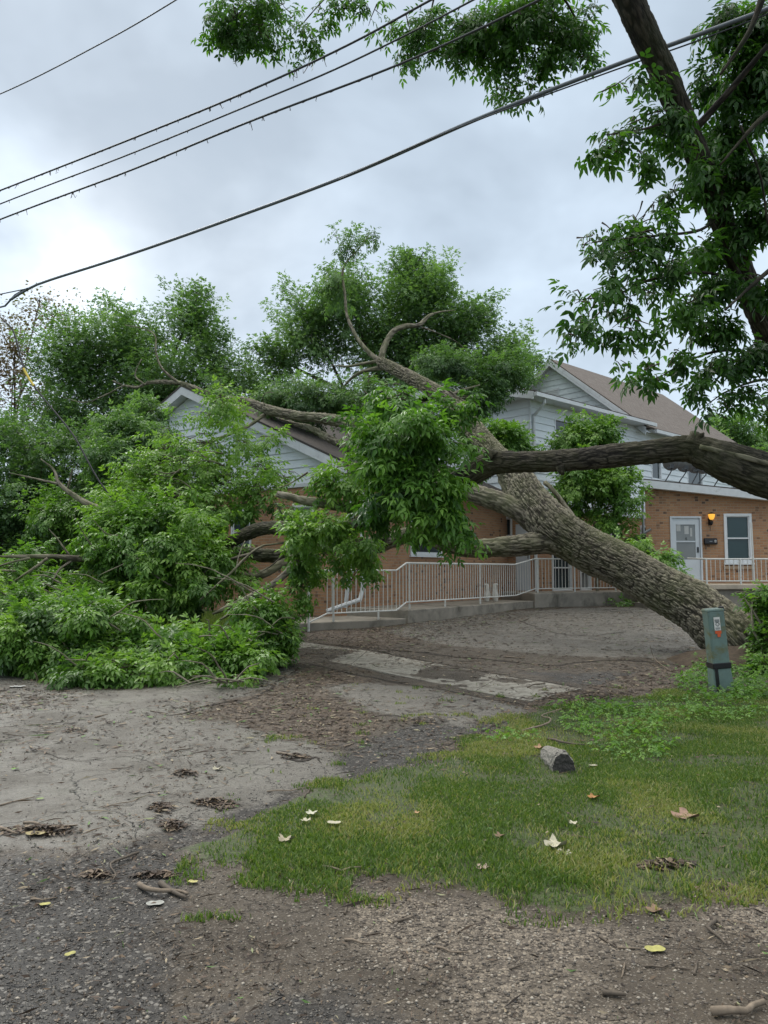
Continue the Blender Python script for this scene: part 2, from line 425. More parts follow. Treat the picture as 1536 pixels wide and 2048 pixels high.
def ground_mat(name):
    m, nt, b = new_mat(name); co = objco(nt)
    A = lambda k: attr(nt, k)
    nb = noise(nt, co, 1.4, 6, .65, .2); nm = noise(nt, co, 7, 6, .7); nf = noise(nt, co, 60, 4, .7); ng = noise(nt, co, 220, 2, .7)
    def vor(scale, feat='F1', out='Color', rnd=1.0):
        v = N(nt, 'ShaderNodeTexVoronoi', feature=feat); v.inputs['Scale'].default_value = scale; v.inputs['Randomness'].default_value = rnd
        L(nt, co, v.inputs['Vector']); return v.outputs[out]
    s1 = vor(70); s2 = vor(150)
    def sv(c):
        n = N(nt, 'ShaderNodeSeparateColor'); L(nt, c, n.inputs[0]); return n.outputs[0]
    g1, g2 = sv(s1), sv(s2)
    def m_(a, lo=.36, hi=.66, amt=.75):
        x = mathn(nt, 'ADD', A(a), mathn(nt, 'MULTIPLY', mathn(nt, 'SUBTRACT', mathn(nt, 'ADD', mathn(nt, 'MULTIPLY', nm, .6), mathn(nt, 'MULTIPLY', nb, .4)), .5), amt * 2.2))
        return ramp(nt, x, [(lo, 0.0), (hi, 1.0)])
    # base: compacted brown grit with pale stones
    base = mixc(nt, ramp(nt, nb, [(.3, 0.0), (.7, 1.0)]), (.044, .034, .023), (.092, .071, .048))
    base = mixc(nt, ramp(nt, g2, [(.0, .55), (.35, 0.0)]), base, (.055, .047, .038))
    base = mixc(nt, ramp(nt, g2, [(.80, 0.0), (.98, .6)]), base, (.24, .21, .17))
    # pale gravel
    gr = mixc(nt, g1, (.06, .047, .034), (.29, .24, .18))
    gr = mixc(nt, ramp(nt, vor(70, 'DISTANCE_TO_EDGE', 'Distance'), [(.0, .85), (.12, 0.0)]), gr, (.06, .05, .04))
    base = mixc(nt, m_('gravel'), base, gr)
    # wet dark crushed asphalt
    dk = mixc(nt, g2, (.014, .0125, .011), (.058, .051, .043)); dk = mixc(nt, ramp(nt, g1, [(.86, 0.0), (.95, .6)]), dk, (.27, .25, .22))
    base = mixc(nt, m_('dark'), base, dk)
    # brown crumbled litter
    bn = mixc(nt, nf, (.045, .032, .022), (.135, .098, .066)); bn = mixc(nt, ramp(nt, g2, [(.88, 0.0), (.97, .5)]), bn, (.30, .25, .19))
    base = mixc(nt, m_('brown'), base, bn)
    # pale worn asphalt
    la = mixc(nt, ramp(nt, nb, [(.3, 0.0), (.7, 1.0)]), (.118, .107, .088), (.205, .188, .158))
    la = mixc(nt, ramp(nt, ng, [(.35, .5), (.55, 0.0)]), la, (.10, .096, .09))
    la = mixc(nt, ramp(nt, g2, [(.85, 0.0), (.98, .35)]), la, (.40, .38, .34))
    la = mixc(nt, ramp(nt, nm, [(.56, 0.0), (.72, .55)]), la, (.13, .112, .09))
    mpc = N(nt, 'ShaderNodeMix', data_type='VECTOR'); 
    nv = nt.nodes.new('ShaderNodeTexNoise'); nv.inputs['Scale'].default_value = 2.2; nv.inputs['Detail'].default_value = 6; L(nt, co, nv.inputs['Vector'])
    va = N(nt, 'ShaderNodeVectorMath', operation='MULTIPLY_ADD'); L(nt, nv.outputs[1], va.inputs[0]); va.inputs[1].default_value = (.9, .9, .9); L(nt, co, va.inputs[2])
    vc = N(nt, 'ShaderNodeTexVoronoi', feature='DISTANCE_TO_EDGE'); vc.inputs['Scale'].default_value = 1.1; L(nt, va.outputs[0], vc.inputs['Vector'])
    crack = mathn(nt, 'MULTIPLY', ramp(nt, vc.outputs['Distance'], [(.0, 1.0), (.012, 0.0)]), ramp(nt, nb, [(.42, 0.0), (.5, 1.0)]))
    pit = ramp(nt, noise(nt, co, 22, 6, .75, .8), [(.54, 0.0), (.60, .6)])
    la = mixc(nt, pit, la, (.062, .054, .043))
    la = mixc(nt, ramp(nt, noise(nt, co, 4, 6, .7, .5), [(.50, 0.0), (.70, .5)]), la, (.10, .086, .068))
    la = mixc(nt, mathn(nt, 'MULTIPLY', crack, .45), la, (.05, .042, .035))
    base = mixc(nt, m_('light'), base, la)
    # lawn soil
    so_ = mixc(nt, ramp(nt, nf, [(.38, 0.0), (.62, 1.0)]), (.035, .035, .016), (.075, .11, .028)); so_ = mixc(nt, ramp(nt, nm, [(.54, 0.0), (.68, .7)]), so_, (.085, .062, .038))
    base = mixc(nt, m_('grass', .4, .6), base, so_)
    L(nt, base, b.inputs['Base Color'])
    wet = mathn(nt, 'MULTIPLY', A('wet'), ramp(nt, nb, [(.40, 0.0), (.62, 1.0)]))
    rg = N(nt, 'ShaderNodeMapRange', ins={1: 0, 2: 1, 3: .85, 4: .38}); L(nt, wet, rg.inputs[0]); L(nt, rg.outputs[0], b.inputs['Roughness'])
    h = mathn(nt, 'ADD', mathn(nt, 'MULTIPLY', g1, .5), mathn(nt, 'ADD', nf, mathn(nt, 'MULTIPLY', g2, .5)))
    h = mathn(nt, 'SUBTRACT', h, mathn(nt, 'MULTIPLY', crack, 2.0))
    bump(nt, b, h, .8, .012)
    return m
M['ground'] = ground_mat('ground')

# ------------------------------------------------------------------ ground, split by region
def P2(pix): return np.array([tuple(gp(a, b))[:2] for a, b in pix])
def inpoly(X, Y, poly):
    r = np.zeros(X.shape, bool); n = len(poly); j = n - 1
    for i in range(n):
        xi, yi = poly[i]; xj, yj = poly[j]
        c = ((yi > Y) != (yj > Y)) & (X < (xj - xi) * (Y - yi) / (yj - yi + 1e-12) + xi)
        r ^= c; j = i
    return r
LAWN = P2([(372, 1712), (410, 1690), (480, 1648), (560, 1612), (640, 1580), (720, 1555), (800, 1538), (880, 1520), (950, 1492), (1000, 1462), (1060, 1432), (1120, 1412), (1190, 1400), (1290, 1392), (1400, 1380), (1700, 1370), (1900, 1500), (1900, 1800), (1536, 1800), (1470, 1772), (1400, 1790), (1300, 1800), (1240, 1830), (1150, 1850), (1060, 1812), (980, 1790), (900, 1775), (800, 1768), (700, 1755), (600, 1740), (520, 1748), (440, 1728)])
LIGHT = [P2([(-500, 1290), (-100, 1340), (260, 1385), (600, 1330), (560, 1372), (480, 1398), (350, 1437), (430, 1450), (520, 1452), (600, 1482), (690, 1512), (680, 1545), (600, 1590), (430, 1640), (300, 1680), (180, 1700), (0, 1700), (-500, 1800)]),
         P2([(650, 1372), (760, 1366), (900, 1385), (1060, 1420), (1000, 1450), (900, 1455), (840, 1445), (760, 1430), (700, 1410)]),
         P2([(760, 1262), (900, 1232), (1050, 1222), (1200, 1215), (1330, 1215), (1420, 1260), (1440, 1320), (1200, 1318), (1000, 1300), (850, 1285)])]
BROWN = [P2([(340, 1437), (480, 1398), (600, 1335), (720, 1350), (760, 1366), (660, 1376), (720, 1420), (760, 1450), (700, 1500), (600, 1480), (520, 1450)]),
         P2([(-500, 1380), (60, 1382), (200, 1390), (150, 1415), (60, 1440), (-500, 1480)]),
         P2([(600, 1262), (800, 1245), (1060, 1218), (1060, 1240), (800, 1290), (760, 1300), (650, 1290)]),
         P2([(1040, 1405), (1160, 1375), (1300, 1340), (1420, 1330), (1430, 1370), (1250, 1400), (1130, 1440), (1060, 1450)]),
         P2([(870, 1500), (930, 1470), (1100, 1430), (1130, 1460), (1000, 1520), (900, 1540)])]
DARK = [P2([(-500, 1790), (0, 1725), (160, 1712), (380, 1720), (330, 1800), (380, 1900), (330, 2048), (200, 2300), (-500, 2300)]),
        P2([(560, 1950), (800, 1990), (760, 2300), (400, 2300)]),
        P2([(690, 1480), (880, 1440), (1050, 1435), (930, 1490), (850, 1520), (700, 1555), (600, 1590), (620, 1560)]),
        P2([(600, 1300), (800, 1300), (1100, 1345), (1400, 1345), (1380, 1365), (1150, 1372), (1000, 1330), (850, 1308), (700, 1296)]),
        P2([(380, 1640), (560, 1560), (620, 1590), (430, 1680), (350, 1720), (250, 1720)])]
GRAVEL = [P2([(560, 1760), (800, 1790), (1000, 1820), (1180, 1860), (1350, 1830), (1600, 1790), (1700, 1850), (1500, 1880), (1330, 1880), (1180, 1930), (1050, 1960), (900, 1950), (780, 1900), (700, 1830)]),
          P2([(900, 2010), (1100, 1990), (1300, 2010), (1300, 2200), (700, 2200)])]
DRIVE = P2([(-900, 1250), (-300, 1262), (200, 1250), (600, 1262), (800, 1243), (1070, 1213), (1240, 1205), (1420, 1235), (1460, 1320), (1400, 1345), (1250, 1380), (1120, 1412), (1060, 1432), (1000, 1462), (950, 1492), (880, 1520), (800, 1538), (720, 1555), (640, 1580), (560, 1612), (480, 1648), (410, 1690), (300, 1715), (180, 1712), (0, 1725), (-900, 1900)])
def soft(X, Y, polys, r=.12):
    o = np.zeros(X.shape)
    for dx, dy in ((0, 0), (r, 0), (-r, 0), (0, r), (0, -r), (.7 * r, .7 * r), (-.7 * r, -.7 * r), (.7 * r, -.7 * r), (-.7 * r, .7 * r)):
        s = np.zeros(X.shape, bool)
        for p in polys: s |= inpoly(X + dx, Y + dy, p)
        o += s
    return o / 9
def lin(a, b, s): return list(np.arange(a, b, s))
xs = np.array([-600, -250, -120, -60, -35, -22] + lin(-14, -6, .25) + lin(-6, 8, .055) + lin(8, 20, .25) + [22, 35, 60, 120, 250, 600.])
ys = np.array([-300, -60, -20, -8, -3] + lin(0, 1.8, .2) + lin(1.8, 13, .055) + lin(13, 26, .16) + lin(26, 42, .6) + [50, 70, 110, 200, 400, 800.])
GX, GY = np.meshgrid(xs, ys)
pts = np.stack([GX.ravel(), GY.ravel(), np.zeros(GX.size)], 1)
jx = (fbm(pts * 3.1 + 5, 3) - .5).reshape(GX.shape) * .35; jy = (fbm(pts * 3.1 + 55, 3) - .5).reshape(GX.shape) * .35
near = (np.abs(GX) < 21) & (GY > -2) & (GY < 44)
jx *= near; jy *= near
WXx, WYy = GX + jx, GY + jy
mk = {'light': soft(WXx, WYy, LIGHT, .16), 'brown': soft(WXx, WYy, BROWN, .35), 'dark': soft(WXx, WYy, DARK, .22), 'gravel': soft(WXx, WYy, GRAVEL, .2), 'grass': soft(WXx, WYy, [LAWN], .1), 'gsoft': soft(WXx, WYy, [LAWN], .3)}
wide = soft(WXx, WYy, [P2([(-900, 1290), (300, 1250), (1500, 1210), (1500, 1340), (1000, 1480), (400, 1700), (600, 2048), (0, 2500), (-900, 2500)])], .5)
mk['wet'] = wide
# far and side yards are lawn
yard = ((GY > 13.5) & (GX < -4.2)) | (GY > 34) | (GX < -16) | ((GX > 6) & (GY > 11.3) & (GY < 15)) | (GX > 14)
mk['grass'] = np.maximum(mk['grass'], yard * 1.0)
mk['light'] = np.where(yard & (GX > 6), 0, mk['light'])
lawn_m = inpoly(WXx, WYy, LAWN); drive_m = inpoly(WXx, WYy, DRIVE) & ~lawn_m
Z = gz(GX, GY) + near * ((fbm(pts * 1.1, 3) - .5).reshape(GX.shape) * .05 + (fbm(pts * 9, 3) - .5).reshape(GX.shape) * .012)
Z = Z + lawn_m * .018 + mk['light'] * (GY < 13) * .026
# broken edge of the pale asphalt drops into the crumbled patch
VV = np.stack([GX.ravel(), GY.ravel(), Z.ravel()], 1)
ny, nx = GX.shape
idx = np.arange(ny * nx).reshape(ny, nx)
quads = np.stack([idx[:-1, :-1], idx[:-1, 1:], idx[1:, 1:], idx[1:, :-1]], -1).reshape(-1, 4)
cl_l = (lawn_m.ravel()[quads].mean(1) > .5); cl_d = (drive_m.ravel()[quads].mean(1) > .5) & ~cl_l
def region(name, sel):
    q = quads[sel]; u, inv = np.unique(q, return_inverse=True)
    return tag(np_obj(name, VV[u], inv.reshape(-1, 4), M['ground'], None, {k: v.ravel()[u] for k, v in mk.items() if k != 'gsoft'}, smooth=True), kind='structure')
region('ground', ~cl_l & ~cl_d); region('driveway', cl_d); region('lawn', cl_l)
def gzz(x, y):
    """height of the modelled ground near (x, y)"""
    x = np.atleast_1d(x); y = np.atleast_1d(y)
    i = np.clip(np.searchsorted(xs, x) - 1, 0, len(xs) - 2); j = np.clip(np.searchsorted(ys, y) - 1, 0, len(ys) - 2)
    fx = (x - xs[i]) / (xs[i + 1] - xs[i]); fy = (y - ys[j]) / (ys[j + 1] - ys[j])
    return Z[j, i] * (1 - fx) * (1 - fy) + Z[j, i + 1] * fx * (1 - fy) + Z[j + 1, i] * (1 - fx) * fy + Z[j + 1, i + 1] * fx * fy
def samp(key, x, y):
    i = np.clip(np.searchsorted(xs, x), 0, len(xs) - 1); j = np.clip(np.searchsorted(ys, y), 0, len(ys) - 1)
    return mk[key][j, i]

# dark cracks and broken edges in the paving
def crack(pix, w0, w1, name='driveway_crack'):
    Pp, _ = spline([tuple(gp(*q)) for q in pix], [1] * len(pix), .05); n = len(Pp)
    T, U, B = frames(Pp); s_ = np.stack([-T[:, 1], T[:, 0], 0 * T[:, 0]], 1)
    k = np.arange(n)[:, None] * .05
    wob_ = (fbm(np.hstack([k * 3, k * 0 + Pp[0, 0], k * 0]), 4) - .5) * .14; wd = w0 + (w1 - w0) * vn(np.hstack([k * 5, k * 0 + 3, k * 0]) )
    wd *= np.clip(np.minimum(np.arange(n), n - 1 - np.arange(n)) / 6, .1, 1)
    a = Pp + s_ * (wob_ + wd)[:, None]; b_ = Pp + s_ * (wob_ - wd)[:, None]
    V = np.vstack([a, b_]); V[:, 2] = gzz(V[:, 0], V[:, 1]) + .005
    i = np.arange(n - 1); return tag(np_obj(name, V, np.stack([i, i + 1, i + 1 + n, i + n], 1), M['crackfill']), kind='structure')
M['crackfill'] = simple('crack_dirt', (.034, .027, .021), .9, .5, 40, bmp=.6)
crack([(328, 1441), (380, 1428), (430, 1412), (480, 1400), (520, 1392), (552, 1372), (602, 1333)], .004, .024)
crack([(660, 1290), (780, 1299), (880, 1308), (1000, 1322), (1100, 1330), (1200, 1322), (1300, 1326), (1390, 1334)], .01, .06)
crack([(860, 1505), (930, 1475), (1000, 1450), (1040, 1440)], .004, .02)
crack([(720, 1440), (770, 1432), (850, 1447), (920, 1452)], .002, .016)
crack([(600, 1326), (720, 1350), (850, 1376), (960, 1398), (1060, 1408)], .006, .03)
crack([(620, 1284), (740, 1300), (870, 1325), (1010, 1352), (1160, 1376)], .004, .025)
crack([(560, 1520), (600, 1528), (632, 1520), (640, 1532)], .01, .05)
crack([(1010, 1230), (1100, 1262), (1180, 1270), (1260, 1262)], .004, .03)
crack([(60, 1500), (150, 1530), (240, 1520), (330, 1545)], .001, .006)
# pavement slabs crossing the drive
mb = MB()
fl = [(600, 1284), (735, 1302), (860, 1325), (1005, 1352), (1165, 1378)]
nr = [(560, 1302), (700, 1331), (840, 1360), (950, 1384), (1060, 1402)]
for i in range(4):
    a, b_, c, d = [gp(*p) for p in (fl[i], fl[i + 1], nr[i + 1], nr[i])]
    e = .008
    cen = (a + b_ + c + d) / 4
    q = [p + (cen - p) * e for p in (d, c, b_, a)]
    q = [Vector((p.x, p.y, float(gzz(p.x, p.y)[0]) + .006)) for p in q]
    mb.prism([p - Vector((0, 0, .06)) for p in q], (0, 0, .06))
def walk_mat():
    m, nt, b = new_mat('sidewalk_concrete'); co = objco(nt)
    n = noise(nt, co, 1.6, 6, .65, .3); n2 = noise(nt, co, 120, 3, .7); n3 = noise(nt, co, 9, 5, .7)
    c = mixc(nt, ramp(nt, n, [(.3, 0.0), (.7, 1.0)]), (.25, .235, .195), (.34, .32, .27))
    c = mixc(nt, ramp(nt, n3, [(.45, 0.0), (.62, .75)]), c, (.12, .10, .075)); c = mixc(nt, ramp(nt, noise(nt, co, 3.2, 7, .75, .8), [(.50, 0.0), (.62, .8)]), c, (.105, .088, .066))
    c = mixc(nt, ramp(nt, n2, [(.35, .35), (.6, 0.0)]), c, (.12, .11, .09))
    L(nt, c, b.inputs['Base Color']); b.inputs['Roughness'].default_value = .8; bump(nt, b, n2, .5, .006)
    return m
tag(mb.build('sidewalk', walk_mat()), kind='structure')

# ------------------------------------------------------------------ buildings
UP = Vector((0, 0, 1))
def V3(x, y, z=0.): return Vector((x, y, z))
def rect_wall(mb, P0, u, length, z0, z1, openings=(), thick=.12, out=None):
    """vertical wall from P0 along unit u, holes (s0,s1,za,zb), reveals going inwards"""
    xs_ = sorted({0, length, *[o[0] for o in openings], *[o[1] for o in openings]})
    zs_ = sorted({z0, z1, *[o[2] for o in openings], *[o[3] for o in openings]})
    inn = -out * thick
    def p(s, z, d=V3(0, 0)): q = P0 + u * s + d; return Vector((q.x, q.y, z))
    for a, b_ in zip(xs_[:-1], xs_[1:]):
        for c, d in zip(zs_[:-1], zs_[1:]):
            ms, mz = (a + b_) / 2, (c + d) / 2
            if any(o[0] < ms < o[1] and o[2] < mz < o[3] for o in openings): continue
            mb.poly([p(a, c), p(b_, c), p(b_, d), p(a, d)], [(a, c, 0), (b_, c, 0), (b_, d, 0), (a, d, 0)])
    for s0, s1, za, zb in openings:
        for (q0, q1) in (((s0, za), (s1, za)), ((s1, za), (s1, zb)), ((s1, zb), (s0, zb)), ((s0, zb), (s0, za))):
            mb.poly([p(*q0), p(*q1), p(q1[0], q1[1], inn), p(q0[0], q0[1], inn)], [(q0[0], q0[1], 0), (q1[0], q1[1], 0), (q1[0] + .05, q1[1] + .05, 0), (q0[0] + .05, q0[1] + .05, 0)])
def siding(mb, P0, u, out, zbase, ztop, span, openings=(), h=.2, missing=()):
    """lapped boards; span(z) -> (s0, s1) at height z"""
    z = zbase; k = 0
    while z < ztop - .02:
        zt = min(z + h, ztop)
        if k in missing:
            z += h; k += 1; continue
        a0, b0 = span(z + .001); a1, b1 = span(zt)
        if a1 > b1: a1 = b1 = (a1 + b1) / 2
        segs = [(a0, b0, a1, b1)]
        for (s0, s1, za, zb) in openings:
            if za < (z + zt) / 2 < zb:
                ns = []
                for (a, b_, c, d) in segs:
                    if s0 > a and s1 < b_: ns += [(a, s0, c, s0), (s1, b_, s1, d)]
                    else: ns.append((a, b_, c, d))
                segs = ns
        for (a, b_, c, d) in segs:
            if b_ - a < .02: continue
            lo, hi = out * .036, out * .006
            q = [P0 + u * a + lo, P0 + u * b_ + lo, P0 + u * d + hi, P0 + u * c + hi]
            q = [Vector((q[0].x, q[0].y, z)), Vector((q[1].x, q[1].y, z)), Vector((q[2].x, q[2].y, zt)), Vector((q[3].x, q[3].y, zt))]
            mb.poly(q)
            e = [P0 + u * a, P0 + u * b_]
            mb.poly([Vector((e[0].x, e[0].y, z)), Vector((e[1].x, e[1].y, z)), q[1], q[0]])
        z += h; k += 1
def window(root, P0, u, out, s0, s1, za, zb, mat='glass', sash=True, label=None, sill=True, fw=.055, depth=.07, curtain=False):
    w = MB()
    def p(s, z, d=0.): q = P0 + u * s + out * d; return Vector((q.x, q.y, z))
    def fr(a, b_, c, d, dep0, dep1):
        w.box(p(a, c, dep0), u * (b_ - a), UP * (d - c), out * (dep1 - dep0))
    o0, o1 = -.03, .035
    fr(s0 - fw, s0, za - fw, zb + fw, o0, o1); fr(s1, s1 + fw, za - fw, zb + fw, o0, o1)
    fr(s0, s1, zb, zb + fw, o0, o1); fr(s0, s1, za - fw, za, o0, o1)
    t = .03
    fr(s0, s0 + t, za, zb, o0 - .02, .005); fr(s1 - t, s1, za, zb, o0 - .02, .005); fr(s0 + t, s1 - t, zb - t, zb, o0 - .02, .005); fr(s0 + t, s1 - t, za, za + t, o0 - .02, .005)
    if sash: fr(s0 + t, s1 - t, (za + zb) / 2 - .02, (za + zb) / 2 + .02, o0 - .02, .01)
    win = w.build('window', M['frame'], root)
    if label: win['label'] = label
    g = MB(); g.box(p(s0 + t - .004, za + t - .004, -.045), u * (s1 - s0 - 2 * t + .008), UP * (zb - za - 2 * t + .008), out * .012)
    g.build('pane', M[mat], win)
    if sill:
        g = MB(); g.box(p(s0 - fw - .03, za - fw - .05, -.02), u * (s1 - s0 + 2 * fw + .06), UP * .047, out * .09)
        g.build('sill', M['frame'] if sill is True else M[sill], win)
    return win
def perp_out(u, side): return Vector((u.y, -u.x, 0)) * side

# --- brick house with white gable (A)
A0 = V3(-.55, 18.5); uA = V3(-.81, .587).normalized(); vA = V3(.587, .81).normalized()
oAf = -vA; oAs = -uA
ZT, ZB = 3.66, .2
AL = 12.6; HALF = AL / 2; ZAP = 6.55; ZEV = 3.72
A = empty('brick_house', (A0.x - 4, A0.y + 6, .3), 'low brick house with a white sided gable and dark roof under the fallen tree', 'house')
def srun(P0, u, px):   # distance along the wall where it shows at that column
    k = (px - CX) / F / cP
    k = (px - CX) / math.hypot(F, 0)
    return (k * P0.y - P0.x) / (u.x - k * u.y)
wf = [(srun(A0, uA, 625), srun(A0, uA, 590), 1.95, 3.1), (srun(A0, uA, 500), srun(A0, uA, 466), 1.95, 3.1)]
ws = [(srun(A0, vA, 822), srun(A0, vA, 880), 1.95, 3.0)]
w = MB(); rect_wall(w, A0, uA, AL, ZB - .4, ZT, wf, out=oAf)
rect_wall(w, A0, vA, 9.0, ZB - .4, ZT + .1, ws, out=oAs)
rect_wall(w, A0 + uA * AL, vA, 9.0, ZB - .4, ZT + .1, (), out=uA)
w.build('wall', M['brick'], A)
w = MB(); siding(w, A0, uA, oAf, ZT + .05, ZAP, lambda z: ((z - ZEV) / (ZAP - ZEV) * HALF if z > ZEV else 0, AL - ((z - ZEV) / (ZAP - ZEV) * HALF if z > ZEV else 0)), h=.21)
q = [A0 + uA * 0, A0 + uA * AL, A0 + uA * HALF]
w.poly([V3(q[0].x, q[0].y, ZT), V3(q[1].x, q[1].y, ZT), V3(q[2].x, q[2].y, ZAP)])
w.build('gable_siding', M['siding'], A)
# trim board under the siding
w = MB(); p0 = A0 + oAf * .003; w.box(V3(p0.x, p0.y, ZT - .04), uA * AL, oAf * .04, UP * .09); w.build('trim_board', M['trim'], A)
# rake boards
def slope_plank(mb, a, b_, wdt_vec, thick_vec): mb.box(a, b_ - a, wdt_vec, thick_vec)
ap = A0 + uA * HALF; rk = MB()
for s in (0, AL):
    e = A0 + uA * s + (uA * (-.45 if s == 0 else .45))
    zr_ = ZEV - .45 * (ZAP - ZEV) / HALF
    a = V3(e.x, e.y, zr_) + oAf * .32; b_ = V3(ap.x, ap.y, ZAP) + oAf * .32
    rk.box(a, b_ - a, UP * .24, oAf * .03)
    rk.box(a - oAf * .32 + UP * .02, b_ - a, UP * .02, oAf * .34)    # soffit
rk.build('rake_board', M['trim'], A)
rf = MB()
def roof_plane(mb, e0, e1, r0, r1, t=.05):
    n = (e1 - e0).cross(r0 - e0).normalized()
    if n.z < 0: n = -n
    w_ = (e1 - e0).length; h_ = (r0 - e0).length
    q = [e0, e1, r1, r0]; b0 = len(mb.v)
    mb.poly([x + n * t for x in q], [(0, 0, 0), (w_, 0, 0), (w_, h_, 0), (0, h_, 0)])
    mb.poly(q[::-1], [(0, 0, 0)] * 4)
    for i in range(4): mb.poly([q[i], q[(i + 1) % 4], q[(i + 1) % 4] + n * t, q[i] + n * t], [(.1, .05, 0)] * 4)
for s in (0, AL):
    e = A0 + uA * (s + (-.45 if s == 0 else .45)); zr_ = ZEV - .45 * (ZAP - ZEV) / HALF + .24
    e0 = V3(e.x, e.y, zr_) + oAf * .36; r0 = V3(ap.x, ap.y, ZAP + .24) + oAf * .36
    roof_plane(rf, e0, e0 + vA * 10.2, r0, r0 + vA * 10.2)
rf.build('roof', M['shingle_dark'], A)
for o in wf: window(A, A0, uA, oAf, *o, mat='glass_pale' if o is wf[0] else 'glass')
for o in ws: window(A, A0, vA, oAs, *o)
# dark foundation hole and downspouts
w = MB()
c = A0 + oAs * .08 + oAf * .06
def spout(mb, pts, a=.05, b_=.04):
    for p, q_ in zip(pts[:-1], pts[1:]):
        d = (q_ - p); mb.bar(p - d.normalized() * .02, q_ + d.normalized() * .02, a, 8)
spout(w, [V3(c.x, c.y, 3.5), V3(c.x, c.y, 1.0), V3(c.x - .05, c.y - .08, .8), V3(c.x - .8, c.y - .35, .55)])
w.build('downspout', M['trim'], A)
w = MB(); c2 = A0 + oAf * .08 + uA * .22
spout(w, [V3(c2.x, c2.y, 3.5), V3(c2.x, c2.y, 1.45), V3(c2.x - .07, c2.y - .05, 1.3), V3(c2.x - .14, c2.y - .1, .62)])
w.build('downspout', M['trim'], A)
# gutter on the side eave
w = MB(); e = A0 + oAs * .47; zz = ZEV - .02
w.box(V3(e.x, e.y, zz - .1) + oAf * .3, vA * 8.5, oAs * .1, UP * .1); w.build('gutter', M['trim'], A)

# --- two-storey house: wing W and main block
C0 = V3(4.6, 24.0); D = V3(.731, .683).normalized(); E = Vector((-D.y, D.x, 0)); oR = Vector((D.y, -D.x, 0)); oL = -D
LW, ZG, ZBR = 6.84, 6.96, 3.42
Bh = empty('two_storey_house', (8.5, 29.5, .42), 'tall white sided house with steep brown shingle roof behind the tree', 'house')
LM = 9.0
def sw(px): return srun(C0, D, px)
def zat(P0, u, s, py): Y = (P0 + u * s).y; return at(768, py, Y).z
upw = [(sw(1114), sw(1150), zat(C0, D, sw(1130), 905), zat(C0, D, sw(1130), 842)),
       (sw(1307), sw(1324), zat(C0, D, sw(1315), 958), zat(C0, D, sw(1315), 880)),
       (sw(1379), sw(1407), zat(C0, D, sw(1390), 976), zat(C0, D, sw(1390), 905)),
       (sw(1467), sw(1481), zat(C0, D, sw(1474), 985), zat(C0, D, sw(1474), 930))]
low = [(sw(1105), sw(1140), .85, 2.3), (sw(1160), sw(1178), .85, 2.0), (sw(1222), sw(1236), 1.9, 3.1), (sw(1282), sw(1296), 1.6, 3.1)]
lw = [(srun(C0, E, 1022), srun(C0, E, 996), 2.05, 3.15)]
doorL = (.06, .62, .85, 2.95)
w = MB(); rect_wall(w, C0, D, LW + LM, ZB - .3, ZBR, low, out=oR)
rect_wall(w, C0, E, 7.0, ZB - .3, ZBR, lw + [doorL], out=oL)
w.build('brick_wall', M['brick'], Bh)
w = MB()
siding(w, C0, D, oR, ZBR, ZG - .02, lambda z: (0, LW + LM), upw, h=.23)
siding(w, C0, E, oL, ZBR, ZG + .55, lambda z: (0 if z < ZG - .05 else (z - ZG + .05) * 4.2, 7.0), (), h=.23)
# backing behind the boards
for (P, u, ln, op, o) in ((C0, D, LW + LM, upw, oR), (C0, E, 7.0, (), oL)): rect_wall(w, P, u, ln, ZBR + .002, ZG, op, out=o)
PM = C0 + D * LW; wM = 3.75; ZR = 10.0
def mspan(z): t = max(0, (z - ZG) / (ZR - ZG)) * wM; return (t, 2 * wM - t)
siding(w, PM, E, oL, ZG - .6, ZR, mspan, (), h=.23, missing=())
w.build('siding_wall', M['siding'], Bh)
w = MB(); q = [PM, PM + E * 2 * wM, PM + E * wM]
w.poly([V3(q[0].x, q[0].y, ZG), V3(q[1].x, q[1].y, ZG), V3(q[2].x, q[2].y, ZR)])
q = [p + D * LM for p in q]; w.poly([V3(q[0].x, q[0].y, ZG), V3(q[1].x, q[1].y, ZG), V3(q[2].x, q[2].y, ZR)])
w.build('gable_wall', M['trim'], Bh)
# torn strip of siding in the gable
w = MB(); p = PM + E * 1.35 + oL * .03
w.box(V3(p.x, p.y, ZG + .62), E * 1.5, oL * .012, UP * .2); t_ = w.build('torn_siding', M['wire'], Bh); t_['label'] = 'dark gap where gable boards are torn off'
# vent
w = MB(); p = PM + E * 3.55 + oL * .03
for k in range(6): w.box(V3(p.x, p.y, ZG + 1.55 + k * .075), E * .5, oL * .05, UP * .04)
w.box(V3(p.x, p.y, ZG + 1.5) - E * .05, E * .6, oL * .02, UP * .52)
w.build('vent', M['frame'], Bh)
# main roof
rf = MB(); ov = .45; sl = (ZR - ZG) / wM
for sgn in (0, 1):
    e = PM + (E * -ov if sgn == 0 else E * (2 * wM + ov)) - D * .3
    e0 = V3(e.x, e.y, ZG - ov * sl + .16); r_ = PM + E * wM - D * .3; r0 = V3(r_.x, r_.y, ZR + .16)
    roof_plane(rf, e0, e0 + D * (LM + .6), r0, r0 + D * (LM + .6), .06)
rf.build('roof', M['shingle'], Bh)
rk = MB()
for sgn in (0, 1):
    e = PM + (E * -ov if sgn == 0 else E * (2 * wM + ov)) - D * .33
    a = V3(e.x, e.y, ZG - ov * sl - .1); r_ = PM + E * wM - D * .33; b_ = V3(r_.x, r_.y, ZR - .1)
    rk.box(a, b_ - a, UP * .28, D * .03); rk.box(a + UP * .1, b_ - a, UP * .02, D * .36)
rk.build('rake_board', M['trim'], Bh)
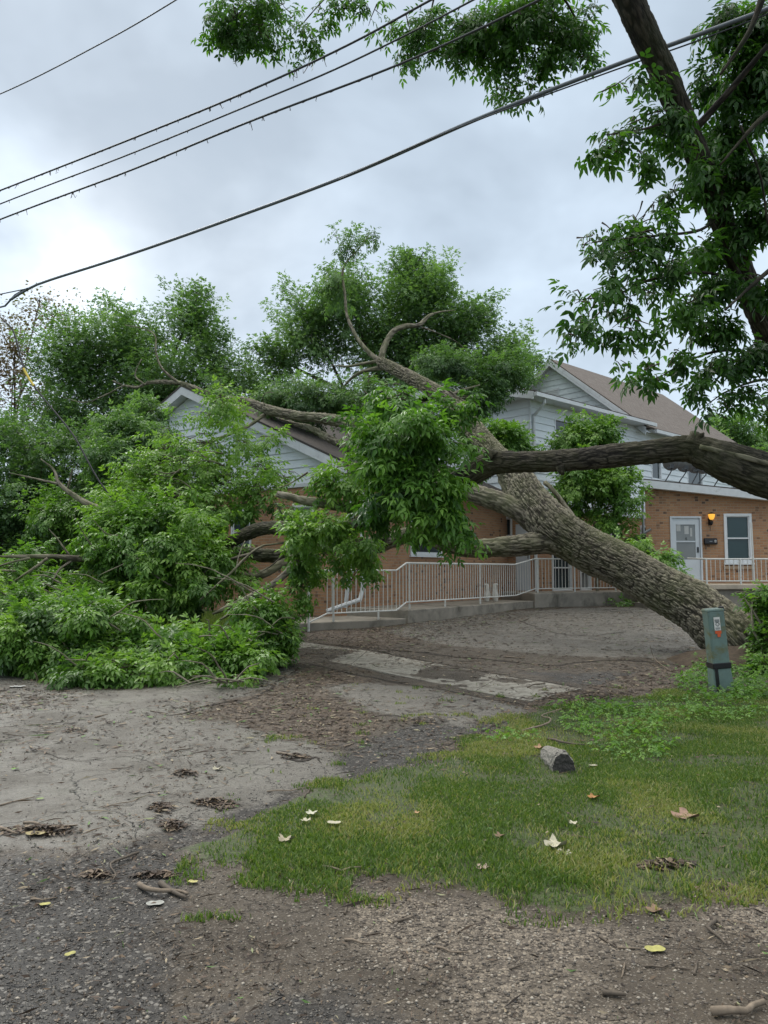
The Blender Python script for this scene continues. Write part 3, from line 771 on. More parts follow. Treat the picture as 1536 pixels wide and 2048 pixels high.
# wing roof: shallow, ridge running the same way
rf = MB(); WW = 7.2; zr2 = ZG + .24 * WW / 2 + .2
e = C0 + oR * .5 + oL * .45; e0 = V3(e.x, e.y, ZG + .02); r_ = C0 + E * (WW / 2) + oL * .45; r0 = V3(r_.x, r_.y, zr2)
roof_plane(rf, e0, e0 + D * (LW + .4), r0, r0 + D * (LW + .4), .05)
e = C0 + E * (WW + .5) + oL * .45; e1 = V3(e.x, e.y, ZG + .02)
roof_plane(rf, e1, e1 + D * (LW + .4), r0, r0 + D * (LW + .4), .05)
rf.build('wing_roof', M['shingle_dark'], Bh)
rk = MB(); a = e0 + oL * .02 - UP * .24; rk.box(a, (r0 - e0), UP * .24, oL * .03); rk.box(e1 + oL * .02 - UP * .24, (r0 - e1), UP * .24, oL * .03)
a = C0 + oR * .03 + oL * .45; rk.box(V3(a.x, a.y, ZG - .1), oR * .44, D * (LW + .2), UP * .03)      # soffit
a = C0 + oL * .03; rk.box(V3(a.x, a.y, ZG - .06), oL * .4, E * 3.4, UP * .03)
a = C0 + oR * .03 + D * (LW + .22); rk.box(V3(a.x, a.y, ZG - .22), oR * .4, D * (LM + .2), UP * .03)
rk.build('fascia', M['trim'], Bh)
w = MB(); a = C0 + oR * .5 + oL * .45; w.box(V3(a.x, a.y, ZG - .12), oR * .11, D * (LW + .7), UP * .12)
a = C0 + oR * .47 + D * (LW + .3); w.box(V3(a.x, a.y, ZG - .33), oR * .1, D * (LM + .4), UP * .12)
w.build('gutter', M['trim'], Bh)
w = MB(); g0 = C0 + oR * .5 - oL * .1; c_ = C0 + oR * .07 + D * .12
spout(w, [V3(g0.x, g0.y, ZG - .12), V3(g0.x, g0.y, ZG - .25), V3(c_.x, c_.y, ZG - .6), V3(c_.x, c_.y, .6)])
w.build('downspout', M['trim'], Bh)
w = MB(); w.box(V3(C0.x, C0.y, ZBR) + oR * .005 + oL * .005, oR * .05, oL * .05, UP * (ZG - ZBR - .1)); w.build('corner_board', M['trim'], Bh)
for o in upw[:1]: window(Bh, C0, D, oR, *o)
for o in upw[1:]: window(Bh, C0, D, oR, *o, sash=True)
for o in low: window(Bh, C0, D, oR, *o, sill=False, mat='glass' if o is not low[1] else 'glass_pale')
for o in lw: window(Bh, C0, E, oL, *o)
w = MB(); s0, s1, za, zb = doorL; p = C0 + E * s0 - oL * .06
w.box(V3(p.x, p.y, za), E * (s1 - s0), oL * .04, UP * (zb - za)); dd = w.build('door', M['doorpanel'], Bh)
w = MB(); p = C0 + E * (s0 + .08) + oL * .0; w.bar(V3(p.x, p.y, 1.85), V3(p.x, p.y, 2.0), .015); w.build('handle', M['black'], dd)

# --- brick annex with porch
X0, YA = 7.73, 22.7
AN = empty('brick_annex', (12, 26, .42), 'low tan brick annex with white storm door and sloping white fascia', 'house')
uX, oF = V3(1, 0), V3(0, -1)
def sx(px): return (px - CX) / F * YA - X0
def zy(py): return at(768, py, YA).z
zl, zrr = zy(976), zy(1001)
XR = 13.6
dslope = (zrr - zl) / (sx(1536)); PORCHZ = zy(1167)
ztop = lambda s: zl + dslope * s
dop = (sx(1344), sx(1400), PORCHZ, zy(1036)); wop = (sx(1453), sx(1499), zy(1121), zy(1032))
w = MB(); zmin = ztop(XR - X0) - .02
rect_wall(w, V3(X0, YA), uX, XR - X0, ZB, zmin, [dop, wop], out=oF)
w.poly([V3(X0, YA, zmin), V3(XR, YA, zmin), V3(XR, YA, ztop(XR - X0)), V3(X0, YA, zl)], [(0, zmin, 0), (XR - X0, zmin, 0), (XR - X0, ztop(XR - X0), 0), (0, zl, 0)])
ls = V3(.45, .89).normalized()
w.poly([V3(X0, YA, ZB), V3(X0, YA, ZB) + ls * 9, V3(X0, YA, zl) + ls * 9, V3(X0, YA, zl)], [(0, ZB, 0), (9, ZB, 0), (9, zl, 0), (0, zl, 0)])
w.poly([V3(XR, YA, ZB), V3(XR, YA + 9.7, ZB), V3(XR, YA + 9.7, zmin), V3(XR, YA, zmin)], [(0, ZB, 0), (9, ZB, 0), (9, zl, 0), (0, zl, 0)])
w.build('wall', M['brick'], AN)
rp = [(X0 - .12, YA - .25), (XR + .2, YA - .25), (XR + .2, 32.5), (11.7, 30.6)]
w = MB()
w.prism([V3(x, y, zl + dslope * (x - X0) + .19) for x, y in rp], (0, 0, .05)); w.build('roof', M['shingle_dark'], AN)
w = MB(); w.box(V3(X0 - .12, YA - .28, zl - .02 - dslope * .12), V3(XR + .3 - X0, 0, dslope * (XR + .3 - X0)), V3(0, .03, 0), V3(0, 0, .22))
w.box(V3(X0 - .12, YA - .25, zl), V3(XR + .3 - X0, 0, dslope * (XR + .3 - X0)), V3(0, .25, 0), V3(0, 0, .015))
w.build('fascia', M['trim'], AN)
# window
window(AN, V3(X0, YA), uX, oF, *wop, mat='glass_green', fw=.07, sill='white', label='window with dark green screens')
w = MB(); w.box(V3(X0 + wop[0] - .12, YA - .05, wop[2] - .25), V3(wop[1] - wop[0] + .24, 0, 0), V3(0, .047, 0), V3(0, 0, .09)); w.build('brick_sill', M['brick'], AN)
w = MB(); w.bar(V3(X0 - .09, YA - .06, zl), V3(X0 - .09, YA - .06, 2.55), .04, 8); w.bar(V3(X0 - .09, YA - .06, 2.57), V3(X0 + .12, YA - .1, 2.7), .04, 8); w.build('downspout', M['metal'], AN)
# storm door
s0, s1, za, zb = dop; w = MB(); y0 = YA + .01
def dbox(mb, a, b_, c, d, y, t): mb.box(V3(X0 + a, y, c), V3(b_ - a, 0, 0), V3(0, t, 0), V3(0, 0, d - c))
fw = .05
dbox(w, s0 - fw, s0, za, zb + fw, YA - .03, .06); dbox(w, s1, s1 + fw, za, zb + fw, YA - .03, .06); dbox(w, s0, s1, zb, zb + fw, YA - .03, .06)
st = .13; g0, g1, gm = zy(1119), zy(1049), zy(1083)
dbox(w, s0, s0 + st, za, zb, y0, .04); dbox(w, s1 - st, s1, za, zb, y0, .04); dbox(w, s0 + st, s1 - st, g1, zb, y0, .04)
dbox(w, s0 + st, s1 - st, za, g0, y0, .04); dbox(w, s0 + st, s1 - st, gm - .02, gm + .02, y0 - .005, .04)
door = w.build('door', M['doorpanel'], AN); door['label'] = 'white storm door with papers behind its glass'
w = MB(); dbox(w, s0 + st, s1 - st, gm + .02, g1, y0 + .02, .01); dbox(w, s0 + st, s1 - st, g0, gm - .02, y0 + .02, .01); w.build('pane', M['glass_pale'], door)
w = MB()
for a, b_, c, d in ((.02, .14, .20, .45), (.25, .38, .12, .36), (.42, .48, .05, .30)): dbox(w, s0 + st + a, s0 + st + b_, gm + .1 + c, gm + .1 + d, y0 + .012, .004)
w.build('posted_paper', M['paper'], door)
w = MB(); dbox(w, s1 - .09, s1 - .05, zy(1105), zy(1094), y0 - .03, .03); w.build('handle', M['black'], door)

def four(mb, x, y, z, h):
    r_ = h * .09
    mb.bar(V3(x, y, z + h), V3(x - h * .45, y, z + h * .35), r_); mb.bar(V3(x - h * .45, y, z + h * .35), V3(x + h * .2, y, z + h * .35), r_); mb.bar(V3(x, y, z + h), V3(x, y, z), r_)
w = MB(); four(w, X0 + sx(1373.5), YA + .018, zy(1080), .085); w.build('house_number', M['ink'], door)
# wall lamp (lit)
WL = empty('wall_lamp', (X0 + sx(1420), YA - .08, zy(1041)), 'lit amber porch lamp on the brick wall beside the storm door', 'lamp')
p = Vector((X0 + sx(1420), YA - .16, zy(1034)))
w = MB(); w.lathe(p, [(.03, -.09), (.06, -.07), (.085, 0), (.095, .06), (.09, .075)], 14); w.build('lamp_shade', M['lamp'], WL, smooth=True)
w = MB(); w.lathe(p + V3(0, 0, .078), [(.1, 0), (.1, .015), (.03, .05)], 14); w.lathe(p + V3(0, .03, -.2), [(.02, -.05), (.045, 0), (.05, .06), (.02, .1)], 10)
w.box(p + V3(-.04, .1, -.24), V3(.08, 0, 0), V3(0, .06, 0), V3(0, 0, .2)); w.bar(p + V3(0, .1, -.1), p + V3(0, .02, -.1), .015); w.bar(p + V3(-.03, .05, -.2), p + V3(-.03, .05, -.42), .008)
w.build('bracket', M['black'], WL)
# mailbox
MBx = empty('mailbox', (X0 + sx(1419), YA - .06, zy(1083)), 'black wall mailbox on the brick between storm door and window', 'mailbox')
w = MB(); q = [(0, 0), (0, .17), (.04, .19), (.09, .17), (.11, .03), (.09, 0)]; x0 = X0 + sx(1407)
w.prism([V3(x0, YA - .003 - a, zy(1089) + b_) for a, b_ in q], (.37, 0, 0)); w.build('box', M['black'], MBx, bevel=.006)
w = MB(); w.box(V3(x0 + .28, YA - .116, zy(1087) + .03), V3(.05, 0, 0), V3(0, .003, 0), V3(0, 0, .07)); w.build('number_plate', M['labelw'], MBx)
w = MB(); four(w, x0 + .31, YA - .118, zy(1087) + .04, .05); w.build('number', M['ink'], MBx)
w = MB(); w.box(V3(x0 + .13, YA - .117, zy(1087) + .05), V3(.08, 0, 0), V3(0, .003, 0), V3(0, 0, .018)); w.build('nameplate', M['metal'], MBx)
w = MB(); w.path([V3(x0 + .04, YA - .05, zy(1089)), V3(x0 + .04, YA - .07, zy(1098)), V3(x0 + .02, YA - .1, zy(1098))], .012); w.build('newspaper_hook', M['black'], MBx)
# porch
PO = empty('porch', (11.5, 21.9, .42), 'raised concrete porch in front of the storm door', 'porch')
px0 = (1388 - CX) / F * 21.3
w = MB(); w.box(V3(8.6, 21.3, PORCHZ - .14), V3(9.5, 0, 0), V3(0, 1.39, 0), V3(0, 0, .14)); w.build('slab', M['porch'], PO, bevel=.02)
w = MB(); w.box(V3(8.7, 21.42, .2), V3(9.3, 0, 0), V3(0, 1.25, 0), V3(0, 0, PORCHZ - .341)); w.build('base', M['concrete'], PO)
w = MB()
for k in range(3): w.box(V3(7.3 + k * .3, 21.45, .2), V3(1.0, 0, 0), V3(0, 1.1, 0), V3(0, 0, .2 + .17 * (k + 1)))
w.build('step', M['concrete'], PO)

# railings
def railing(root, segs, hgt, gap=.115, feet=None, r=.011, rt=.02):
    """segs: list of (P, Q, zbot) runs joined by slopes"""
    tp, bt = MB(), MB(); T, Bp = [], []
    for P, Q, z in segs:
        T += [V3(P.x, P.y, z + hgt), V3(Q.x, Q.y, z + hgt)]; Bp += [V3(P.x, P.y, z), V3(Q.x, Q.y, z)]
    tp.path(T, rt, 8); bt.path(Bp, rt * .8, 8)
    tp.build('top_rail', M['rail'], root); bt.build('bottom_rail', M['rail'], root)
    bal = []
    for a, b_, c, d in zip(Bp[:-1], Bp[1:], T[:-1], T[1:]):
        ln = (Vector((b_.x, b_.y)) - Vector((a.x, a.y))).length; n = max(1, round(ln / gap))
        for k in range(n): bal.append((a.lerp(b_, k / n), c.lerp(d, k / n)))
    bal.append((Bp[-1], T[-1])); return bal, Bp, T
RA = empty('metal_railing', (1.5, 18.5, .6), 'long white metal railing along the stepped concrete walkway by the house', 'railing')
q1, q2 = (-1.16, 15.8), (.27, 17.05); q3, q4 = (.50, 17.35), (3.72, 21.9); q5, q6 = (4.43, 22.6), (7.3, 24.0)
segs = [(V3(*q1), V3(*q2), .615), (V3(*q3), V3(*q4), .78), (V3(*q5), V3(*q6), .955)]
bal, Bp, T = railing(RA, segs, .875, .125)
for i, (a, b_) in enumerate(bal):
    w = MB(); j = (random.random() - .5) * .008; w.bar(a + V3(j, 0), b_, .0095, 5); w.build('baluster', M['rail'], RA)
def postat(P, z0, z1):
    w = MB(); w.box(V3(P[0] - .02, P[1] - .02, z0), V3(.04, 0, 0), V3(0, .04, 0), V3(0, 0, z1 - z0)); w.build('post', M['rail'], RA)
def lp(a, b_, t): return (a[0] + (b_[0] - a[0]) * t, a[1] + (b_[1] - a[1]) * t)
for P, z0, z1 in ((lp(q1, q2, .08), .44, 1.49), (lp(q1, q2, .72), .44, .62), (lp(q3, q4, .02), .6, 1.65), (lp(q3, q4, .3), .6, .78), (lp(q3, q4, .62), .6, 1.65), (lp(q5, q6, .02), .8, 1.83), (lp(q5, q6, .45), .8, 1.83), (lp(q5, q6, .95), .8, 1.83)): postat((P[0] + .01, P[1] - .012), z0, z1)
w = MB(); e = at(617, 1262, 15.5); t0 = T[0]
w.path([t0, t0 + V3(-.28, -.16, -.02), V3(e.x - .02, e.y, 1.38), V3(e.x - .18, e.y - .05, 1.25), V3(e.x - .19, e.y - .05, 1.08)], .02, 8); w.bar(V3(e.x, e.y, .2), V3(e.x, e.y, 1.38), .026, 8)
w.path([V3(e.x, e.y, .45), Bp[0]], .016, 6); w.build('end_post', M['rail'], RA)
# porch railing
RP = empty('porch_railing', (10.5, 21.35, PORCHZ), 'short white metal railing along the front of the raised porch', 'railing')
yp = 21.36
def xp(px): return (px - CX) / F * yp
zt_, zb_ = at(768, 1118, yp).z, at(768, 1169, yp).z
bal, _, _ = railing(RP, [(V3(xp(1411), yp), V3(xp(1640), yp), PORCHZ + .09)], zt_ - PORCHZ - .09, .125)
for a, b_ in bal: w = MB(); w.bar(a, b_, .0095, 5); w.build('baluster', M['rail'], RP)
for k in (1411, 1479, 1560):
    w = MB(); w.box(V3(xp(k) - .02, yp - .02, PORCHZ - .002), V3(.04, 0, 0), V3(0, .04, 0), V3(0, 0, zt_ - PORCHZ)); w.build('post', M['rail'], RP)
w = MB(); a = V3(xp(1411), yp, zt_); b_ = V3(xp(1396), yp + .75, zt_ + .03); w.bar(a, b_, .025, 8)
w.bar(V3(xp(1411), yp, PORCHZ + .09), V3(xp(1397), yp + .75, PORCHZ + .12), .018); w.build('hand_rail', M['rail'], RP)
w = MB(); w.bar(V3(xp(1504), yp - .05, PORCHZ + .1), V3(xp(1502), yp - .05, at(768, 1045, yp).z), .025, 8)
tag(w.build('pole', M['rail']), 'thin white upright pole by the porch railing, right of the green window', 'pole')

# concrete walkway in steps
nA = -oAs
def wslab(P, Q, z, back, name, root):
    P, Q = V3(*P), V3(*Q); d = (Q - P).normalized(); n = Vector((-d.y, d.x, 0)); f = n * -.14
    w = MB(); w.prism([V3(p.x, p.y, .1) for p in (P + f, Q + f, Q + n * back, P + n * back)], (0, 0, z - .1)); return w.build(name, M['concrete'], root, bevel=.02)
WK = empty('concrete_walkway', (1.5, 18.3, .3), 'stepped concrete walkway with the white railing beside the brick house', 'walkway')
wslab((-1.9, 15.45), (.40, 17.12), .44, 1.5, 'slab', WK); wslab((.42, 17.16), (4.2, 22.3), .62, 1.6, 'slab', WK); wslab((4.25, 22.25), (8.6, 24.5), .84, 1.5, 'slab', WK)

# ------------------------------------------------------------------ foliage
def pinnate(k=5, wdt=.17, droop=.25, hi=False):
    V, Fq = [], []
    def leaf(base, dr, ln):
        dr = dr / np.linalg.norm(dr); up = np.array([0, 0, 1.]); sd_ = np.cross(dr, up); sd_ /= np.linalg.norm(sd_) + 1e-9
        b0 = len(V); w_ = wdt * ln / .42
        V.append(base)
        if hi:
            V.append(base + dr * ln * .3 + sd_ * w_ * .95 + up * ln * .05); V.append(base + dr * ln * .68 + sd_ * w_ * .7 + up * ln * .02); V.append(base + dr * ln - up * ln * droop * .5)
            V.append(base + dr * ln * .68 - sd_ * w_ * .7 + up * ln * .02); V.append(base + dr * ln * .3 - sd_ * w_ * .95 + up * ln * .05)
            V.append(base + dr * ln * .5 - up * ln * .03)
            m_ = b0 + 6
            for a, b_ in ((0, 1), (1, 2), (2, 3), (3, 4), (4, 5), (5, 0)): Fq.append((b0 + a, b0 + b_, m_))
        else:
            V.append(base + dr * ln * .42 + sd_ * w_ + up * ln * .06); V.append(base + dr * ln - up * ln * droop * .4); V.append(base + dr * ln * .42 - sd_ * w_ + up * ln * .06)
            Fq.append((b0, b0 + 1, b0 + 2)); Fq.append((b0, b0 + 2, b0 + 3))
    pairs = (k - 1) // 2
    for i in range(pairs):
        x = .26 + .46 * i / max(1, pairs - 1) if pairs > 1 else .42
        for s in (-1, 1):
            leaf(np.array([x, 0, -droop * x * x * .5]), np.array([.62, s * .8, -droop]), .42)
    leaf(np.array([.85 if pairs > 1 else .6, 0, -droop * .4]), np.array([1, 0, -droop * 1.2]), .46)
    return np.array(V), np.array(Fq)
TM = {'low': pinnate(5, .13), 'three': pinnate(3, .135, .35), 'hi': pinnate(5, .092, .45, True), 'simple': pinnate(1, .2)}
TM['five'] = pinnate(5, .105, .45)
def instances(T, pos, dirs, size, tint):
    V0, F0 = T; n = len(pos)
    d = dirs / (np.linalg.norm(dirs, axis=1)[:, None] + 1e-9)
    a = rng.normal(0, .35, (n, 3)); a[:, 2] += 1.0
    s = np.cross(a, d); s /= np.linalg.norm(s, axis=1)[:, None] + 1e-9
    u = np.cross(d, s)
    Rm = np.stack([d, s, u], 1)          # rows are local axes
    V = np.einsum('kj,njl->nkl', V0, Rm) * size[:, None, None] + pos[:, None, :]
    Fx = F0[None] + (np.arange(n) * len(V0))[:, None, None]
    tt = np.repeat(tint, len(V0)) + np.repeat(rng.normal(0, .06, n), len(V0))
    return V.reshape(-1, 3), Fx.reshape(-1, 3), np.clip(tt, 0, 1)
def clumpset(blobs, rc=.45, shell=.55, rag=.10):
    """blobs: (px, py, rx, ry, depth, rdepth m, n clumps). returns clump centres, radii, and blob ids"""
    P, Rr, I = [], [], []
    for bi, (px, py, rx, ry, Y, rd, n) in enumerate(blobs):
        c = np.array(at(px, py, Y)); k = Y / F; ax = np.array([rx * k, rd, ry * k])
        v = rng.normal(0, 1, (n, 3)); v /= np.linalg.norm(v, axis=1)[:, None]
        v *= (rng.random(n) ** shell)[:, None]
        r_ = rc * (.6 + .8 * rng.random(n))
        r_ = np.minimum(r_, ax[[0, 2]].min() * .6)
        P.append(c + v * np.maximum(ax - r_[:, None] * .7, ax * .3) * (1 + .20 * rng.normal(0, 1, (n, 1))) * np.where(rng.random((n, 1)) < rag, rng.uniform(1.1, 1.55, (n, 1)), 1)); Rr.append(r_ * np.where(rng.random(n) < rag, .65, 1)); I.append(np.full(n, bi))
    return np.vstack(P), np.concatenate(Rr), np.concatenate(I)
def foliage(name, root, mat, P, Rr, per, size, tm='low', droop=.35, flat=.65, tmean=.45, tvar=.2, ground=False, topbias=.12, outw=None, up=.25, ln=2.3, wid=.36):
    """every clump is a spray: leaves along a twig that runs outwards and thins to its tip"""
    n = len(P); cnt = np.maximum(3, (per * (Rr / Rr.mean()) ** 1.6 * rng.uniform(.5, 1.4, n))).astype(int)
    if outw is None: outw = rng.normal(0, 1, (n, 3))
    ow = outw / (np.linalg.norm(outw, axis=1)[:, None] + 1e-6)
    ax = ow * .9 + rng.normal(0, .5, (n, 3)); ax[:, 2] += up - droop * .5
    ax /= np.linalg.norm(ax, axis=1)[:, None]
    idx = np.repeat(np.arange(n), cnt); m_ = len(idx)
    t = rng.random(m_) ** .8
    v = rng.normal(0, 1, (m_, 3)); v[:, 2] *= flat
    spread = Rr[idx] * wid * (1.25 - .95 * t)
    pos = P[idx] + ax[idx] * ((t - .45) * Rr[idx] * ln)[:, None] + v * spread[:, None]
    pos[:, 2] -= droop * .55 * Rr[idx] * t * t
    dirs = ax[idx] * .8 + v * .55 + rng.normal(0, .3, (m_, 3)); dirs[:, 2] -= droop
    ct = rng.normal(tmean, tvar, n)
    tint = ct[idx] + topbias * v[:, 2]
    if ground:
        g = gzz(pos[:, 0], pos[:, 1]) + .04; pos[:, 2] = np.maximum(pos[:, 2], g + rng.random(m_) * .12)
    sz = size * 1.28 * (.6 + .65 * rng.random(m_))
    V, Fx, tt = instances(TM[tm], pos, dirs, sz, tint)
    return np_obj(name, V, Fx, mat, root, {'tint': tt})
def reach(A_, Bs, r0, r1, sag=.1, via=.35):
    """thin branches from anchor points to clump centres"""
    out = []
    for q in Bs:
        a = np.array(A_); mid = a + (q - a) * .5 + rng.normal(0, .07, 3) * np.linalg.norm(q - a); mid[2] += np.linalg.norm(q - a) * sag
        out.append(([a, mid, q], [r0, (r0 + r1) * .45, r1]))
    return out

# --- background and yard trees
def back_tree(label, base, trunk_r, blobs, per, size, mat='leaf_back', rc=.9, name='tree', tm='three', tmean=.5, group=None, bark='bark_dark', shell=.5, tvar=.2, lean=(0, 0)):
    b0 = at(*base); b0.z = float(gz(b0.x, b0.y)) - .1
    T = empty(name, b0, label, 'tree', group)
    P, Rr, I = clumpset(blobs, rc, shell)
    cen = np.array([np.array(at(b[0], b[1], b[4])) for b in blobs])
    h = cen[:, 2].max(); top = np.array([cen[:, 0].mean() * .5 + b0.x * .5 + lean[0], cen[:, 1].mean(), max(1.5, h * .75)])
    tr = [tuple(b0), tuple(np.array(b0) * .6 + top * .4 + [.15, 0, 0]), tuple(top)]
    limb('trunk', tr, [trunk_r, trunk_r * .75, trunk_r * .35], M[bark], T, 14, .4, .02, 3)
    br = []
    for c, bl in zip(cen, blobs):
        k = rng.uniform(.35, .9); a = np.array(tr[0]) * (1 - k) + top * k
        br += [([a, a + (c - a) * .55 + rng.normal(0, .2, 3), c], [trunk_r * .4, trunk_r * .22, .03])]
    for i in range(0, len(P), 2):
        c = cen[I[i]]; br += reach(c + rng.normal(0, .1, 3), [P[i]], .03, .008, .05)
    tubes('branch', br, M[bark], T, 5, .5)
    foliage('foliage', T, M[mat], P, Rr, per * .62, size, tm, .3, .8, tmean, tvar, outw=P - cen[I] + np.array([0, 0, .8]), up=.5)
    return T
back_tree('broad green tree rising behind the left end of the low brick house', (300, 1150, 31), .3,
          [(165, 735, 105, 110, 29, 2.5, 60), (250, 690, 110, 95, 29.5, 2.5, 70), (385, 650, 75, 85, 30, 2, 45), (330, 780, 150, 120, 29, 2.5, 80), (430, 740, 80, 80, 30, 2, 40), (240, 850, 140, 110, 28, 2.5, 60), (395, 590, 50, 35, 30, 1.2, 12), (120, 830, 90, 90, 28, 2, 35), (500, 760, 50, 60, 31, 2, 25)], 190, .165)
back_tree('tall round green tree behind the middle of the brick house roof', (800, 1150, 30), .35,
          [(835, 590, 100, 85, 29, 2.2, 60), (630, 655, 85, 90, 28.5, 2.2, 50), (770, 690, 150, 110, 29, 2.5, 80), (905, 665, 95, 110, 29, 2.2, 60), (700, 600, 60, 90, 28, 1.8, 40), (1010, 730, 80, 75, 29.5, 2, 50), (960, 640, 45, 50, 29.5, 1.5, 20), (830, 530, 60, 35, 29, 1.3, 20), (560, 720, 60, 70, 29.5, 2, 30), (900, 770, 120, 60, 29, 2, 50)], 190, .165)
back_tree('dark green tree standing at the left edge beside the brick house', (40, 1180, 22), .25,
          [(60, 900, 100, 60, 22, 2, 40), (60, 990, 110, 110, 21, 2, 60), (200, 920, 80, 80, 23, 2, 45), (-20, 1080, 100, 100, 21, 2, 40), (110, 1090, 90, 60, 23, 1.5, 25), (30, 870, 70, 50, 22.5, 1.5, 20), (-100, 940, 80, 120, 22, 2, 40)], 190, .15, tmean=.32, rc=.6)
back_tree('sparse reddish brown tree at the far left edge of the sky', (20, 1150, 34), .11,
          [(30, 700, 70, 130, 33, 1.5, 26), (110, 630, 60, 50, 33, 1.5, 12), (-40, 760, 80, 150, 33, 1.5, 26), (80, 600, 25, 40, 33, .8, 5), (60, 800, 70, 80, 33, 1.5, 12)], 130, .2, 'leaf_red', .8, tm='simple', tvar=.3)
back_tree('yellow green round tree behind the roof of the annex', (1470, 1100, 48), .35,
          [(1470, 870, 55, 45, 48, 2.5, 40), (1530, 900, 60, 50, 48, 2.5, 40), (1430, 900, 50, 40, 47, 2.5, 30), (1500, 930, 90, 45, 47, 2.5, 40), (1420, 850, 25, 18, 48, 1, 8)], 130, .26, tmean=.75, rc=1.1)
back_tree('small dark treetop showing above the brown shingle ridge', (1275, 1100, 60), .3,
          [(1268, 775, 20, 13, 60, 1, 12), (1290, 790, 25, 18, 60, 1, 14), (1275, 830, 35, 40, 60, 1.5, 20)], 90, .28, tmean=.05, rc=.8)
back_tree('dark hedge like tree filling the gap left of the brick house', (120, 1180, 27), .2,
          [(60, 1090, 160, 80, 27, 1.5, 60), (190, 1040, 90, 100, 26.5, 1.2, 50), (160, 1150, 150, 50, 25.5, 1.2, 50)], 170, .17, tmean=.15, rc=.8)

# --- the fallen tree
bT = at(1505, 1335, 12.1)
FT = empty('fallen_tree', (bT.x, bT.y, 0), 'huge fallen tree with furrowed trunk leaning from the grass onto the brick house', 'tree')
P, r_ = pxlimb([(1600, 1440, 12.0, .66), (1540, 1370, 12.1, .57), (1478, 1296, 12.3, .47), (1400, 1222, 12.8, .405), (1320, 1176, 13.2, .39), (1240, 1132, 13.6, .39), (1170, 1098, 13.9, .40), (1110, 1058, 14.1, .42), (1062, 1000, 14.5, .35), (1030, 952, 15, .275), (985, 905, 15.6, .24), (945, 856, 16.3, .205), (900, 803, 17.3, .18), (830, 760, 18.6, .16), (762, 724, 20, .135)])
limb('trunk', P, r_, M['bark'], FT, 280, .014, .036, 1, freq=1.45)
w = MB()
mv, mf = [], []
for i in range(26):
    for j in range(14):
        u, v = i / 25, j / 13; c_ = at(1510, 1345, 11.9); X_ = c_.x - 1.3 + 2.6 * u; Y_ = c_.y - 1.0 + 1.7 * v
        q_ = max(0, 1 - ((u - .5) * 2) ** 2) * max(0, 1 - ((v - .5) * 2) ** 2)
        mv.append((X_, Y_, float(gz(X_, Y_)) - .06 + .34 * q_ ** .7 + .10 * (float(fbm(np.array([[X_ * 5, Y_ * 5, 0]]), 3)[0]) - .5)))
        if i < 25 and j < 13: b0 = i * 14 + j; mf.append((b0, b0 + 14, b0 + 15, b0 + 1))
tag(np_obj('soil_mound', mv, np.array(mf), simple('soil', (.06, .043, .028), .95, .4, 14, bmp=1.0, dirt=(.05, .07, .02), dscale=3), None, smooth=True), kind='structure')
for q in ([(1500, 1330, 11.9, .26), (1470, 1352, 11.4, .17), (1445, 1366, 11.0, .08)], [(1540, 1350, 12.0, .3), (1535, 1385, 11.3, .2), (1520, 1405, 10.7, .08)], [(1500, 1300, 12.5, .25), (1440, 1318, 12.9, .16), (1400, 1326, 13.2, .06)], [(1580, 1380, 12, .3), (1620, 1400, 11.5, .2), (1660, 1410, 11.2, .06)]):
    P, r_ = pxlimb(q); limb('root', P, r_, M['bark'], FT, 48, .04, .03, 8)
def L_(name, pts, mat='bark', sides=72, step=.03, disp=.026, seed=2, root=None, label=None):
    P, r_ = pxlimb(pts); o = limb(name, P, r_, M[mat], root or FT, sides, step, disp, seed)
    if label: o['label'] = label
    return o
L_('limb', [(1130, 1085, 13.95, .24), (1080, 1086, 14.0, .205), (1010, 1094, 14.0, .185), (940, 1097, 13.9, .165), (890, 1086, 13.9, .16), (840, 1066, 14.1, .15), (790, 1078, 14.3, .15), (740, 1092, 14.5, .16), (690, 1090, 14.8, .14), (620, 1095, 15.2, .13), (550, 1112, 15.5, .14), (470, 1104, 16, .12), (430, 1110, 16.2, .08)], seed=5)
L_('limb', [(1075, 1045, 14.3, .26), (1040, 1022, 14.4, .22), (1000, 1003, 14.6, .205), (940, 984, 15, .19), (880, 950, 15.6, .18), (800, 885, 17, .16), (719, 853, 18.0, .15), (656, 838, 18.6, .135), (600, 832, 19, .125), (545, 822, 19.4, .13), (500, 805, 19.8, .10), (455, 796, 20.2, .08), (410, 785, 20.6, .07), (365, 768, 21, .06), (305, 764, 21.4, .05), (270, 775, 21.6, .04), (225, 762, 22, .02)], 'bark_smooth', seed=6)
L_('limb', [(880, 950, 15.6, .12), (800, 925, 16.8, .11), (719, 905, 17.8, .11), (690, 892, 18.2, .10), (650, 873, 18.7, .09), (620, 856, 19, .07), (590, 848, 19.3, .05), (560, 838, 19.6, .03)], 'bark_smooth', 24, seed=7)
L_('limb', [(1038, 1020, 14.7, .10), (1020, 985, 15.0, .12), (1008, 962, 15.2, .11), (1000, 935, 15.4, .09)], 'bark', 24, seed=8, label='short stub of a limb rising from the fork')
